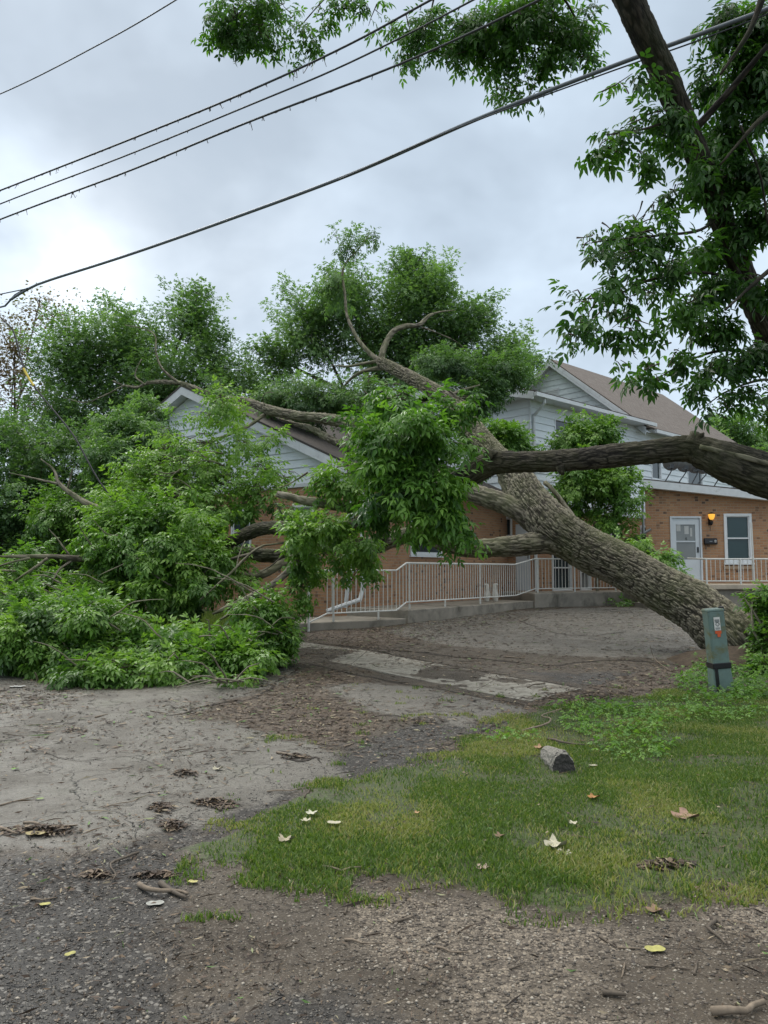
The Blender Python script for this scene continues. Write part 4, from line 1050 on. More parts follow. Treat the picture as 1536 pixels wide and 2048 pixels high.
sub = [
 [(762, 724, 20, .08), (738, 705, 20.3, .06), (712, 672, 20.7, .05), (694, 630, 21, .045), (690, 590, 21.3, .04), (685, 550, 21.5, .035), (692, 525, 21.8, .025), (715, 500, 22, .018), (738, 470, 22.2, .01)],
 [(762, 724, 20, .10), (768, 695, 20.2, .085), (785, 665, 20.4, .075), (810, 652, 20.6, .07), (838, 650, 20.8, .06), (858, 632, 21, .045), (880, 624, 21.2, .025), (910, 620, 21.4, .012)],
 [(845, 655, 20.9, .03), (880, 668, 21.2, .02), (915, 685, 21.5, .015), (935, 705, 21.8, .01)],
 [(770, 735, 19.9, .07), (730, 742, 20.2, .055), (705, 755, 20.5, .04), (685, 776, 20.8, .025)],
 [(756, 722, 20, .05), (722, 728, 20.4, .04), (695, 733, 20.8, .03), (660, 730, 21.2, .01)],
 [(740, 750, 19.9, .05), (735, 790, 20.1, .04), (722, 820, 20.3, .03)],
 [(685, 520, 21.8, .012), (675, 480, 22, .01), (662, 455, 22.2, .005)],
 [(890, 795, 17.4, .04), (925, 780, 17.8, .03), (960, 770, 18.2, .012)],
 [(895, 780, 17.2, .03), (925, 800, 17, .02), (950, 815, 16.8, .01)],
 [(530, 828, 19.5, .05), (500, 850, 19.2, .045), (465, 866, 19, .04), (410, 888, 18.8, .035), (367, 916, 18.6, .02)],
 [(360, 768, 21, .04), (325, 738, 21.2, .035), (312, 705, 21.4, .03), (310, 672, 21.6, .025), (289, 658, 21.8, .018), (250, 650, 22, .01)],
 [(290, 770, 21.4, .03), (270, 750, 21.6, .02), (283, 718, 21.8, .012)],
 [(250, 770, 21.6, .025), (200, 795, 21.6, .02), (165, 805, 21.6, .015), (115, 790, 21.6, .008)],
 [(345, 1050, 15, .09), (285, 1040, 15.5, .085), (225, 1024, 16, .075), (182, 1011, 16.2, .07), (153, 994, 16.4, .06), (130, 978, 16.5, .05), (116, 962, 16.6, .035), (107, 939, 16.7, .025), (82, 918, 16.8, .012)],
 [(118, 968, 16.6, .03), (90, 962, 16.7, .025), (60, 955, 16.8, .018), (20, 946, 17, .01)],
 [(135, 980, 16.5, .03), (142, 950, 16.5, .018), (148, 930, 16.5, .01)],
 [(400, 1120, 14.6, .10), (300, 1115, 14.2, .09), (185, 1117, 13.6, .07), (150, 1117, 13.4, .06), (110, 1113, 13.2, .045), (50, 1113, 13, .035), (-10, 1113, 12.8, .02)],
 [(95, 1117, 13.1, .03), (60, 1142, 12.9, .025), (18, 1168, 12.7, .012)],
 [(150, 1118, 13.4, .025), (118, 1140, 13.2, .02), (105, 1165, 13.1, .01)],
 [(140, 1112, 13.4, .02), (115, 1078, 13.5, .015), (98, 1058, 13.6, .008)],
 [(60, 1116, 12.9, .022), (20, 1125, 12.8, .018), (-20, 1140, 12.7, .01)],
 [(610, 1090, 12.6, .05), (586, 1125, 12.4, .055), (574, 1145, 12.2, .055), (540, 1172, 12, .05), (498, 1195, 11.9, .05), (459, 1213, 11.8, .045), (425, 1228, 11.7, .02)],
 [(520, 1190, 12, .035), (480, 1215, 11.8, .03), (440, 1240, 11.6, .015)],
 [(575, 1085, 13.4, .02), (548, 1088, 13.2, .02), (520, 1094, 13, .02), (491, 1116, 12.8, .022), (459, 1148, 12.6, .02), (400, 1200, 12.4, .012)],
 [(500, 1108, 13.4, .03), (440, 1125, 13.3, .025), (408, 1145, 13.2, .012)],
 [(600, 1110, 15, .08), (560, 1130, 14.8, .085), (520, 1150, 14.6, .085), (465, 1158, 14.4, .08), (430, 1180, 14.2, .06), (400, 1200, 14, .04)],
 [(490, 1082, 13, .012), (478, 1110, 12.8, .012), (470, 1150, 12.6, .006)],
 [(1130, 1020, 14.2, .06), (1165, 1060, 14.3, .05), (1110, 985, 14.8, .045), (1090, 965, 15, .05)],
 [(530, 812, 19.2, .012), (525, 795, 19, .012), (535, 785, 18.9, .012), (552, 786, 18.8, .006)],
]
for _ in range(26):
    bx_, by_, dd_ = random.choice([(200, 1080, 13.2), (330, 960, 14.6), (430, 900, 15.2), (300, 1150, 12.9), (420, 1080, 13.4), (90, 1170, 12.6), (470, 860, 16), (520, 1240, 11.2), (640, 1100, 12.2), (660, 960, 12.4)])
    x_, y_ = bx_ + random.uniform(-70, 70), by_ + random.uniform(-35, 35); a_ = random.uniform(2.3, 4.2); l_ = random.uniform(45, 110); c_ = random.uniform(-.5, .5)
    sub.append([(x_, y_, dd_, .018), (x_ + l_ * .5 * math.cos(a_), y_ + l_ * .5 * math.sin(a_), dd_ - .1, .012), (x_ + l_ * math.cos(a_ + c_), y_ + l_ * math.sin(a_ + c_), dd_ - .2, .005)])
for s in sub:
    P, r_ = pxlimb(s); limb('branch', P, r_, M['bark_smooth'], FT, 12, .07, .006, random.random() * 9)
# burl hanging under the limb
L_('burl', [(775, 1050, 12.9, .05), (763, 1075, 12.9, .11), (758, 1098, 12.9, .075), (757, 1106, 12.9, .05)], 'bark_dark', 20, .03, .01, 12)

def fol(root, blobs, per, size, mat='leaf_fall', tm='five', rc=.3, tmean=.5, tvar=.22, shell=.5, twigs=True, anchor=None, ground=False, droop=.35, label=None, name='foliage', dens=.6, up=.25, rag=.2):
    P, Rr, I = clumpset(blobs, rc, shell, rag)
    if ground:
        g = gzz(P[:, 0], P[:, 1]) + Rr * .25; P[:, 2] = np.maximum(P[:, 2], g)
    cn = np.array([np.array(at(b[0], b[1], b[4])) for b in blobs])
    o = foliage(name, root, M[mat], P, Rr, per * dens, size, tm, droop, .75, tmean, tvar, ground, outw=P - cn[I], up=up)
    if label: o['label'] = label
    if twigs:
        cen = np.array([np.array(at(b[0], b[1], b[4])) for b in blobs]); br = []
        for i in range(len(P)):
            a = cen[I[i]] if anchor is None else np.array(at(*anchor))
            br += reach(a + rng.normal(0, .08, 3), [P[i]], .011, .004, .05)
        tubes('twigs', br, M['twig'], root, 4, .2, .01)
    return o
# roof-top leaves along the trunk's crown
fol(FT, [(700, 500, 38, 40, 22, .8, 9), (675, 565, 40, 50, 21.8, .8, 16), (742, 472, 24, 25, 22.2, .5, 4), (672, 470, 18, 20, 22.2, .4, 2), (640, 800, 100, 60, 21.3, 1.2, 60), (740, 800, 60, 50, 20.5, 1, 26), (560, 790, 60, 45, 21.5, 1, 24)], 80, .15, 'leaf_back', rc=.4, tmean=.45, tm='five')
# light sprays hanging over the white gable
fol(FT, [(440, 830, 75, 45, 16.5, .8, 17), (400, 890, 90, 40, 16, .8, 16), (480, 880, 60, 60, 16, .8, 12), (330, 930, 90, 45, 15.5, .8, 20), (430, 960, 110, 45, 15.5, .8, 32), (330, 990, 110, 45, 15, .9, 40), (520, 930, 45, 50, 15.5, .6, 13), (260, 1000, 60, 50, 15, .8, 22), (500, 1000, 60, 35, 15.2, .6, 18)], 20, .165, 'leaf_fall', rc=.33, tmean=.72, tvar=.18)
fol(FT, [(270, 870, 55, 50, 18.5, .7, 30), (235, 920, 60, 50, 18, .7, 30), (330, 860, 35, 30, 18, .5, 8), (300, 825, 45, 30, 20, .5, 14), (440, 775, 50, 20, 20.5, .5, 12), (240, 850, 50, 40, 19, .6, 18)], 75, .16, 'leaf_back', rc=.42, tmean=.4)
fol(FT, [(340, 900, 60, 35, 15.8, .6, 16), (290, 950, 60, 35, 15.5, .6, 18), (400, 935, 60, 30, 15.5, .6, 14), (520, 975, 50, 22, 15, .5, 10), (580, 950, 40, 18, 15, .3, 5), (440, 800, 45, 25, 15.8, .4, 10), (540, 880, 35, 25, 15.8, .3, 5), (670, 930, 40, 14, 13.5, .3, 5)], 26, .165, 'leaf_fall', rc=.33, tmean=.78, tvar=.15)
# dense masses in front of the brick wall
fol(FT, [(1010, 745, 75, 45, 22.3, .7, 34), (950, 795, 60, 50, 21.8, .7, 26), (890, 730, 60, 50, 22, .8, 20)], 110, .16, 'leaf_back', rc=.45, tmean=.3, tm='five')
fol(FT, [(300, 1070, 110, 70, 14, 1.0, 75), (380, 1110, 100, 90, 13.8, 1.0, 80), (240, 1120, 60, 60, 14, .8, 36), (340, 1170, 80, 50, 13.5, .8, 40), (440, 1020, 80, 32, 15.2, .6, 16), (415, 1150, 30, 50, 13.6, .5, 9), (200, 1060, 40, 40, 14.2, .5, 14)], 85, .17, 'leaf_fall', rc=.32, tmean=.5, rag=.3)
fol(FT, [(600, 1090, 45, 16, 12.3, .3, 6), (660, 1110, 55, 16, 12.3, .4, 8), (700, 1140, 45, 16, 12.6, .3, 6), (610, 1165, 30, 35, 13.2, .4, 6), (650, 1030, 60, 14, 13.8, .4, 6), (580, 1020, 40, 18, 14, .4, 5), (740, 1085, 40, 14, 12.6, .3, 5), (590, 1125, 22, 30, 12.2, .3, 5)], 34, .155, 'leaf_fall', rc=.28, tmean=.6)
# heaps lying on the pavement
heap = [(130, 1275, 130, 70, 11.3, 1.0, 95), (50, 1230, 100, 55, 12.5, 1.0, 52), (230, 1340, 130, 36, 10.3, .6, 64), (410, 1322, 100, 50, 10.8, .7, 70), (500, 1300, 80, 45, 11.2, .6, 42), (300, 1290, 90, 35, 11.2, .6, 40), (170, 1190, 70, 32, 13.2, .7, 24), (-10, 1290, 80, 40, 11.5, .8, 32), (530, 1220, 38, 40, 11.6, .4, 18), (570, 1270, 28, 25, 11.4, .3, 8), (-60, 1200, 90, 60, 12.5, 1, 30), (470, 1370, 50, 12, 9.9, .3, 10), (120, 1372, 50, 12, 10.0, .3, 8), (330, 1375, 60, 12, 9.9, .3, 10)]
fol(FT, heap, 100, .15, 'leaf_fall', rc=.27, tmean=.5, tvar=.28, ground=True, up=.35)
br = []
for _ in range(46):
    b = random.choice(heap); a = at(b[0] + random.uniform(-1, 1) * b[2], b[1] - b[3] * random.uniform(-.3, .9), b[4] - .3); l = random.uniform(.4, 1.1)
    d = Vector((random.uniform(-1, 1), random.uniform(-1, .2), random.uniform(-.25, .55))) * l
    a.z = max(a.z, float(gz(a.x, a.y)) + .1); m_ = a + d * .5 + Vector((0, 0, .1 * l)); e_ = a + d; e_.z = max(e_.z, float(gz(e_.x, e_.y)) + .03)
    br.append(([tuple(a), tuple(m_), tuple(e_)], [.014, .009, .004]))
tubes('twigs', br, M['bark_smooth'], FT, 5, .1, .01)
fol(FT, [(100, 1180, 110, 40, 14, .8, 40), (30, 1140, 70, 50, 14.5, .8, 26), (210, 1000, 30, 30, 17, .5, 8), (120, 1020, 90, 50, 18, .8, 34)], 75, .18, 'leaf_fall', rc=.35, tmean=.4)
fol(FT, [(1300, 1118, 60, 18, 14.6, .5, 16), (1355, 1150, 28, 16, 14.2, .4, 8), (1260, 1085, 30, 20, 15, .4, 8)], 34, .15, 'leaf_bush', rc=.2, tmean=.8)

# --- second tree: dark broken limb crossing from the right
ST = empty('broken_tree', tuple(gp(1830, 1420)), 'dark broken tree limb crossing low from the right edge in front of the houses', 'tree')
P, r_ = pxlimb([(1850, 1440, 9.6, .45), (1840, 1250, 9.5, .4), (1780, 1070, 9.4, .36), (1680, 1000, 9.4, .34), (1590, 968, 9.4, .31), (1530, 950, 9.5, .29), (1465, 927, 9.6, .26), (1415, 908, 9.8, .215), (1375, 897, 9.9, .175), (1300, 904, 10.0, .158), (1220, 912, 10.2, .155), (1140, 920, 10.4, .145), (1060, 924, 10.6, .14), (1000, 925, 10.8, .155), (965, 935, 10.9, .17), (930, 955, 11.0, .165), (895, 975, 11.2, .15), (850, 1000, 11.5, .15), (800, 1015, 12, .15), (752, 1028, 12.4, .155), (710, 1052, 12.7, .13), (644, 1066, 13, .12), (563, 1056, 13.4, .12), (514, 1060, 13.8, .12), (450, 1090, 14.2, .10), (400, 1115, 14.6, .07)])
limb('trunk', P, r_, M['bark_dark'], ST, 130, .02, .015, 21, freq=1.3)
for s, rr in (([(1382, 892, 9.85, .15), (1389, 874, 9.85, .09), (1384, 864, 9.9, .03)], 0), ([(1395, 890, 9.8, .08), (1402, 872, 9.8, .05), (1408, 866, 9.8, .01)], 0), ([(985, 915, 10.75, .11), (972, 903, 10.75, .07)], 0), ([(1122, 935, 10.35, .07), (1124, 948, 10.3, .035)], 0)):
    L_('stub', s, 'bark_dark', 20, .03, .012, 9, ST)
# split bark along the torn bend
for s in ([(1400, 893, 9.62, .03), (1450, 905, 9.45, .035), (1500, 918, 9.3, .035), (1560, 935, 9.2, .03)], [(1425, 898, 9.7, .02), (1470, 897, 9.5, .03), (1500, 905, 9.35, .012)]):
    L_('split_bark', s, 'bark_smooth', 10, .05, .01, 4, ST)
for s in ([(752, 1028, 12.3, .10), (720, 1020, 12.2, .09), (677, 1013, 12.2, .08), (640, 1006, 12.3, .085), (608, 1001, 12.4, .07), (580, 994, 12.5, .06), (556, 988, 12.6, .055)], [(640, 1005, 12.3, .03), (655, 985, 12.3, .025), (665, 975, 12.3, .015)], [(790, 1016, 12.0, .1), (770, 1040, 12.5, .08), (760, 1060, 12.8, .06)]):
    L_('branch', s, 'bark_smooth', 20, .05, .012, 6, ST)
fol(ST, [(800, 865, 80, 62, 10.4, .6, 28), (745, 905, 45, 30, 10.9, .4, 8), (880, 1010, 50, 30, 10.3, .4, 8), (860, 890, 65, 45, 10.3, .5, 14), (850, 970, 75, 50, 10.2, .6, 20), (800, 800, 55, 35, 10.8, .4, 14), (895, 825, 45, 32, 10.8, .4, 10), (800, 950, 60, 70, 10.4, .5, 26), (870, 1040, 60, 40, 10.4, .4, 16), (740, 860, 30, 50, 10.8, .3, 10), (770, 1010, 40, 40, 10.8, .4, 10), (775, 775, 34, 16, 11, .2, 4), (940, 800, 25, 30, 10.8, .2, 4), (935, 1060, 25, 25, 10.5, .2, 4), (740, 800, 22, 25, 11, .2, 3), (900, 1090, 25, 15, 10.5, .2, 3), (730, 930, 25, 25, 10.9, .2, 4)], 38, .18, 'leaf_near', 'hi', rc=.25, tmean=.55, tvar=.28, droop=.5, rag=.36, dens=.52, label='bright cluster of large leaves hanging from the broken limb')
fol(ST, [(700, 940, 40, 20, 12, .3, 9), (660, 965, 40, 30, 12, .3, 9), (720, 990, 30, 30, 12, .3, 7), (650, 1050, 50, 30, 11.8, .3, 12), (600, 1060, 30, 30, 11.8, .3, 7), (720, 1090, 40, 30, 11.8, .3, 9)], 30, .17, 'leaf_fall', rc=.22, tmean=.65, droop=.5)

# --- standing tree at the right edge
SR = empty('leaning_tree', tuple(gp(1680, 1345)), 'tall dark standing tree leaning over the right side with hanging leaves', 'tree')
P, r_ = pxlimb([(1760, 1360, 12.2, .30), (1700, 1100, 11.6, .24), (1625, 880, 10.8, .185), (1555, 720, 10.2, .165), (1506, 600, 9.7, .15), (1440, 430, 9.1, .145), (1390, 300, 8.6, .14), (1335, 165, 8.2, .14), (1280, 50, 7.9, .145), (1232, -60, 7.7, .145), (1150, -260, 7.4, .14), (1000, -500, 7.2, .12)])
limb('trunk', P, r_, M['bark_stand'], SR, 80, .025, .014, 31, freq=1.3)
brs = [[(1380, 270, 8.5, .05), (1460, 180, 8.2, .04), (1536, 90, 7.9, .03)], [(1500, 600, 9.6, .07), (1460, 520, 9.2, .05), (1420, 440, 8.9, .03)],
       [(1480, 560, 9.5, .03), (1400, 545, 9, .02), (1300, 560, 8.6, .015), (1230, 590, 8.4, .01), (1150, 600, 8.3, .005)],
       [(1440, 430, 9.1, .03), (1400, 460, 8.7, .02), (1330, 470, 8.4, .015), (1220, 480, 8.2, .008), (1160, 490, 8.1, .004)],
       [(1400, 330, 8.6, .03), (1350, 250, 8.2, .02), (1280, 260, 8, .012), (1210, 270, 7.9, .006)],
       [(1545, 720, 10.1, .03), (1460, 700, 9.5, .02), (1380, 720, 9.2, .012), (1310, 760, 9, .006)],
       [(1600, 800, 10.3, .04), (1540, 760, 9.8, .02), (1460, 780, 9.5, .012), (1400, 820, 9.3, .006)],
       [(1240, -60, 7.7, .10), (1100, -140, 9, .08), (900, -180, 11, .06), (600, -160, 12.5, .04), (420, -60, 13, .015)],
       [(1100, -140, 9, .05), (1060, -40, 10.4, .03), (1040, 60, 11, .015), (1060, 180, 11.3, .006)],
       [(900, -180, 11, .04), (880, -60, 11.4, .02), (850, 60, 11.6, .01), (810, 110, 11.8, .005)],
       [(700, -170, 12, .04), (690, -60, 12.4, .02), (620, 30, 12.6, .01), (575, 80, 12.7, .005)],
       [(1060, -100, 10, .03), (1130, 0, 10.6, .02), (1180, 90, 10.8, .006)], [(1536, -40, 7.4, .05), (1500, 60, 7.5, .03), (1440, 150, 7.6, .012)],
       [(1480, 250, 8, .015), (1520, 350, 8.2, .015), (1536, 450, 8.4, .01)], [(1580, 200, 8, .04), (1520, 240, 8, .03), (1440, 330, 8.1, .012)], [(1600, 500, 8.6, .04), (1540, 540, 8.6, .03), (1450, 620, 8.5, .012)]]
for s in brs:
    P, r_ = pxlimb(s); limb('branch', P, r_, M['bark_stand'], SR, 8, .1, .004, 3)
stand = [(1440, 35, 50, 45, 8.6, .4, 8), (1510, 50, 40, 55, 8.4, .4, 9), (1500, 150, 50, 50, 8.6, .4, 10), (1420, 150, 40, 30, 9.0, .3, 6), (1300, 165, 40, 25, 8.0, .2, 3), (1245, 150, 20, 16, 7.9, .2, 2),
         (1320, 225, 50, 28, 8.2, .3, 6), (1250, 255, 45, 22, 8, .2, 5), (1205, 290, 22, 22, 7.9, .2, 3), (1290, 305, 40, 22, 8.1, .2, 4), (1350, 270, 35, 25, 8.2, .2, 4), (1450, 270, 60, 40, 9.1, .4, 10), (1510, 330, 40, 50, 8.8, .4, 10), (1440, 350, 55, 35, 8.8, .3, 8), (1510, 440, 40, 50, 8.9, .4, 9), (1400, 320, 30, 25, 8.3, .2, 3),
         (1350, 385, 40, 20, 8.7, .2, 4), (1290, 430, 55, 20, 8.5, .3, 6), (1200, 465, 45, 18, 8.3, .2, 4), (1310, 470, 60, 24, 8.5, .3, 7), (1240, 505, 70, 20, 8.4, .3, 7), (1170, 480, 25, 14, 8.2, .2, 2), (1340, 530, 55, 25, 8.7, .3, 7), (1230, 565, 65, 18, 8.4, .3, 7), (1160, 600, 35, 16, 8.2, .2, 3), (1290, 590, 55, 20, 8.6, .3, 6), (1190, 640, 55, 20, 8.3, .3, 6), (1140, 680, 22, 14, 8.2, .2, 2), (1270, 650, 60, 20, 8.5, .3, 6), (1400, 500, 40, 35, 9.3, .3, 5), (1360, 610, 50, 22, 8.8, .3, 6), (1440, 560, 35, 35, 9.2, .3, 5), (1430, 650, 50, 30, 9.3, .3, 7), (1510, 560, 30, 50, 8.9, .3, 6),
         (1350, 700, 55, 18, 9, .3, 5), (1300, 745, 42, 16, 9, .3, 4), (1240, 720, 25, 10, 8.9, .2, 2), (1440, 720, 50, 25, 9.2, .3, 6), (1390, 775, 50, 16, 9.2, .3, 5), (1500, 700, 40, 35, 9.4, .3, 6), (1490, 780, 55, 22, 9.4, .3, 6), (1440, 815, 45, 14, 9.3, .3, 4), (1535, 800, 25, 40, 9.3, .3, 5)]
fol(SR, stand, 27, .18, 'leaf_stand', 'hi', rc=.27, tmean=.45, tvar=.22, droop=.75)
high = [(470, 30, 60, 40, 12.6, .7, 22), (520, 70, 45, 30, 12.6, .5, 12), (440, 60, 28, 25, 12.6, .4, 5), (600, 70, 35, 25, 12.5, .4, 7), (560, 20, 50, 30, 12.6, .5, 9), (700, 10, 55, 25, 12.2, .5, 10), (740, 30, 30, 20, 12.2, .4, 4), (850, 50, 50, 45, 11.6, .5, 14), (820, 110, 28, 12, 11.7, .3, 3), (940, 50, 55, 55, 11.3, .5, 20), (900, 110, 45, 20, 11.4, .3, 6), (1020, 30, 50, 45, 11, .5, 18), (1020, 120, 35, 45, 11.2, .4, 9), (1060, 180, 20, 28, 11.3, .3, 4), (1100, 30, 60, 50, 10.8, .5, 20), (1090, 100, 40, 35, 10.9, .4, 9), (1160, 70, 35, 40, 10.8, .4, 8), (1180, 110, 22, 22, 10.8, .3, 3), (1000, 180, 22, 22, 11.2, .3, 3), (640, 15, 40, 15, 12.3, .3, 3)]
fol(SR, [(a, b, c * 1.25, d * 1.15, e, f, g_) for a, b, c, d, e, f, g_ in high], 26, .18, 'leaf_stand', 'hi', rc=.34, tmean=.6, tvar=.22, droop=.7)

# --- bushes
def bush(label, base, blobs, per, size, tm, rc, tmean, mat='leaf_bush', name='bush', cat='bush', ground=False):
    p = at(*base); p.z = float(gz(p.x, p.y)); B = empty(name, p, label, cat)
    br = []
    for b_ in blobs:
        c = np.array(at(b_[0], b_[1], b_[4])); a = np.array(p); k_ = a + np.array([0, 0, .55 * (c[2] - a[2])])
        if cat == 'tree': br.append(([a, (a + k_) / 2 + rng.normal(0, .01, 3), k_, (k_ + c) / 2 + rng.normal(0, .05, 3), c], [.05, .04, .03, .02, .008]))
        else: br.append(([a, a + (c - a) * .5 + rng.normal(0, .1, 3), c], [.03, .02, .01]))
    tubes('stem', br, M['bark_smooth'], B, 6, .2)
    fol(B, blobs, per, size, mat, tm, rc, tmean, ground=ground, shell=.5)
    return B
bush('leafy light green tree growing up the corner of the white sided house', (1195, 1200, 24.2),
     [(1185, 870, 65, 50, 22.5, .8, 50), (1140, 880, 45, 40, 22.5, .7, 24), (1180, 960, 70, 50, 21.5, .8, 50), (1230, 960, 50, 55, 21.5, .7, 30), (1150, 950, 50, 55, 21.8, .8, 24), (1215, 1035, 45, 40, 21.3, .5, 18), (1240, 1000, 45, 30, 21.3, .5, 12), (1120, 1020, 50, 40, 21.8, .6, 20), (1240, 1090, 40, 30, 21.5, .5, 12)], 95, .17, 'three', .4, .6, name='small_tree', cat='tree')
fol(FT, [(1015, 885, 50, 38, 19.5, .6, 34), (990, 860, 35, 20, 19.5, .5, 12), (1050, 905, 30, 25, 19.5, .4, 12), (960, 910, 40, 50, 19, .6, 22), (930, 860, 30, 40, 18.8, .5, 12)], 80, .16, 'leaf_bush', 'three', .38, .5)
bush('dense green shrub at the right edge behind the utility pedestal', (1560, 1360, 11.2),
     [(1556, 1230, 40, 50, 11.4, .4, 36), (1548, 1290, 32, 45, 11.2, .4, 24), (1580, 1290, 50, 70, 11.2, .5, 46), (1530, 1180, 25, 20, 11.5, .25, 10), (1540, 1340, 36, 28, 10.8, .3, 18), (1482, 1187, 14, 8, 11.6, .1, 2), (1505, 1200, 16, 12, 11.5, .2, 4), (1590, 1200, 40, 40, 11.4, .4, 20)], 50, .12, 'low', .2, .45, 'leaf_fall', 'shrub', 'shrub')
# low weeds
def weeds(name, label, spots, n, size, mat, tm='three', tmean=.5, cat='plant', kind='stuff', h=.12):
    xy = []
    for px, py, rx, ry, k in spots:
        for _ in range(k):
            a = random.random() * 6.283; q = math.sqrt(random.random()); xy.append(tuple(gp(px + rx * q * math.cos(a), py + ry * q * math.sin(a)))[:2])
    xy = np.array(xy); m_ = len(xy)
    pos = np.column_stack([xy, gzz(xy[:, 0], xy[:, 1]) + rng.random(m_) * h + .015])
    dirs = rng.normal(0, 1, (m_, 3)); dirs[:, 2] = np.abs(dirs[:, 2]) * .5 - .1
    V, Fx, tt = instances(TM[tm], pos, dirs, size * (.5 + rng.random(m_)), rng.normal(tmean, .22, m_))
    return tag(np_obj(name, V, Fx, M[mat], None, {'tint': tt}), label, cat, kind=kind)
weeds('ivy', 'low ivy and weeds growing round the pedestal foot', [(1440, 1350, 60, 16, 420), (1505, 1385, 45, 22, 480), (1385, 1372, 36, 16, 260), (1415, 1335, 30, 16, 260), (1500, 1340, 50, 30, 420), (1450, 1405, 80, 12, 200)], 0, .075, 'leaf_fall', tmean=.4, h=.13)
weeds('weeds', 'broad leaved weeds scattered in the grass by the stone', [(1230, 1450, 110, 30, 520), (1270, 1500, 80, 30, 220), (1330, 1430, 90, 25, 300), (1020, 1480, 60, 15, 90), (1450, 1430, 80, 20, 200), (1180, 1420, 80, 15, 160)], 0, .065, 'leaf_fall', tmean=.6, h=.05)
weeds('weeds', 'green weeds growing at the foot of the walkway wall', [(1250, 1207, 60, 7, 500), (1200, 1203, 30, 5, 150), (1310, 1200, 30, 10, 200)], 0, .2, 'leaf_bush', tmean=.45, h=.15)
weeds('weeds', 'weeds and shoots along the brick wall above the walkway', [(1120, 1186, 60, 6, 260), (1180, 1184, 40, 8, 200)], 0, .2, 'leaf_fall', tmean=.35, h=.7)

# ------------------------------------------------------------------ grass
def grass(far=False):
    n0 = 680000
    if far:
        n0 = 120000; x = rng.uniform(-9, -2.2, n0); y = rng.uniform(13.6, 20, n0); k = (x < -.8 - (y - 13.6) * .25 - 1.4 + 1.2)
        x, y = x[k], y[k]; n = len(x); h = rng.uniform(.04, .1, n); a = rng.random(n) * 6.283; V = np.zeros((n, 3, 3)); z = gzz(x, y)
        V[:, 0] = np.column_stack([x - np.cos(a) * .006, y - np.sin(a) * .006, z]); V[:, 1] = np.column_stack([x + np.cos(a) * .006, y + np.sin(a) * .006, z]); V[:, 2] = np.column_stack([x + rng.normal(0, .03, n), y + rng.normal(0, .03, n), z + h])
        return tag(np_obj('grass', V.reshape(-1, 3), np.arange(n * 3).reshape(-1, 3), bpy.data.materials['grass_blade'], None, {'tint': np.repeat(rng.uniform(.3, .9, n), 3)}), 'shaded yard grass between the leaf heap and the brick house', 'grass', kind='stuff')
    lo, hi = LAWN.min(0), LAWN.max(0); lo = np.maximum(lo, [-4, 2.8]); hi = np.minimum(hi, [7.0, 11.5])
    # denser near the camera
    y = lo[1] + (hi[1] - lo[1]) * rng.random(n0) ** 1.25; x = lo[0] + (hi[0] - lo[0]) * rng.random(n0)
    g = samp('grass', x, y); pn = fbm(np.column_stack([x * 2.3, y * 2.3, x * 0]), 3); pf = fbm(np.column_stack([x * .8 + 9, y * .8, x * 0]), 2)
    gs = samp('gsoft', x, y); p3 = fbm(np.column_stack([x * 5 + 3, y * 5, x * 0]), 3); ge = np.clip((np.maximum(gs, g * .8) * 1.3 - .30 + (p3 - .5) * 1.9 * (gs < .995)) * 1.7, 0, 1); keep = (rng.random(n0) < np.clip((pn - .38) * 4.4, .13, 1) * ge) & (np.abs(x) < y * .56 + .4)
    x, y, pf, pn = x[keep], y[keep], pf[keep], pn[keep]; n = len(x)
    h = (.010 + .018 * rng.random(n)) * (.5 + 1.3 * pf); a = rng.random(n) * 6.283; w_ = .0022 + .002 * rng.random(n)
    lx, ly = np.cos(a), np.sin(a); bx = rng.normal(0, .55, n) * h; by = rng.normal(0, .55, n) * h
    z = gzz(x, y)
    V = np.zeros((n, 5, 3))
    V[:, 0] = np.column_stack([x - lx * w_, y - ly * w_, z - .004]); V[:, 1] = np.column_stack([x + lx * w_, y + ly * w_, z - .004])
    V[:, 2] = np.column_stack([x + lx * w_ * .8 + bx * .35, y + ly * w_ * .8 + by * .35, z + h * .6]); V[:, 3] = np.column_stack([x - lx * w_ * .8 + bx * .35, y - ly * w_ * .8 + by * .35, z + h * .6])
    V[:, 4] = np.column_stack([x + bx, y + by, z + h])
    b_ = np.arange(n) * 5
    Q = np.column_stack([b_, b_ + 1, b_ + 2, b_ + 3]); T = np.column_stack([b_ + 3, b_ + 2, b_ + 4])
    t = np.clip(rng.normal(.45, .2, n) + (pn - .5) * .6, 0, 1)
    dry = rng.random(n) < np.clip((fbm(np.column_stack([x * 1.7 + 40, y * 1.7, x * 0]), 3) - .42) * 3.2, .12, .8)
    t = np.where(dry, rng.uniform(.82, 1, n), t * .75)
    m = leaf_mat('grass_blade', (.055, .105, .022), (.135, .215, .045), (.38, .33, .17), .4, .5)
    cr = [nd for nd in m.node_tree.nodes if nd.type == 'VALTORGB'][0].color_ramp
    cr.elements[1].position = .55; e = cr.elements.new(.78); e.color = (.25, .32, .065, 1)
    return tag(np_obj('grass', V.reshape(-1, 3), [Q, T], m, None, {'tint': np.repeat(t, 5)}), 'patchy green lawn grass with dry blades beside the driveway', 'grass', kind='stuff')
grass(); grass(True)

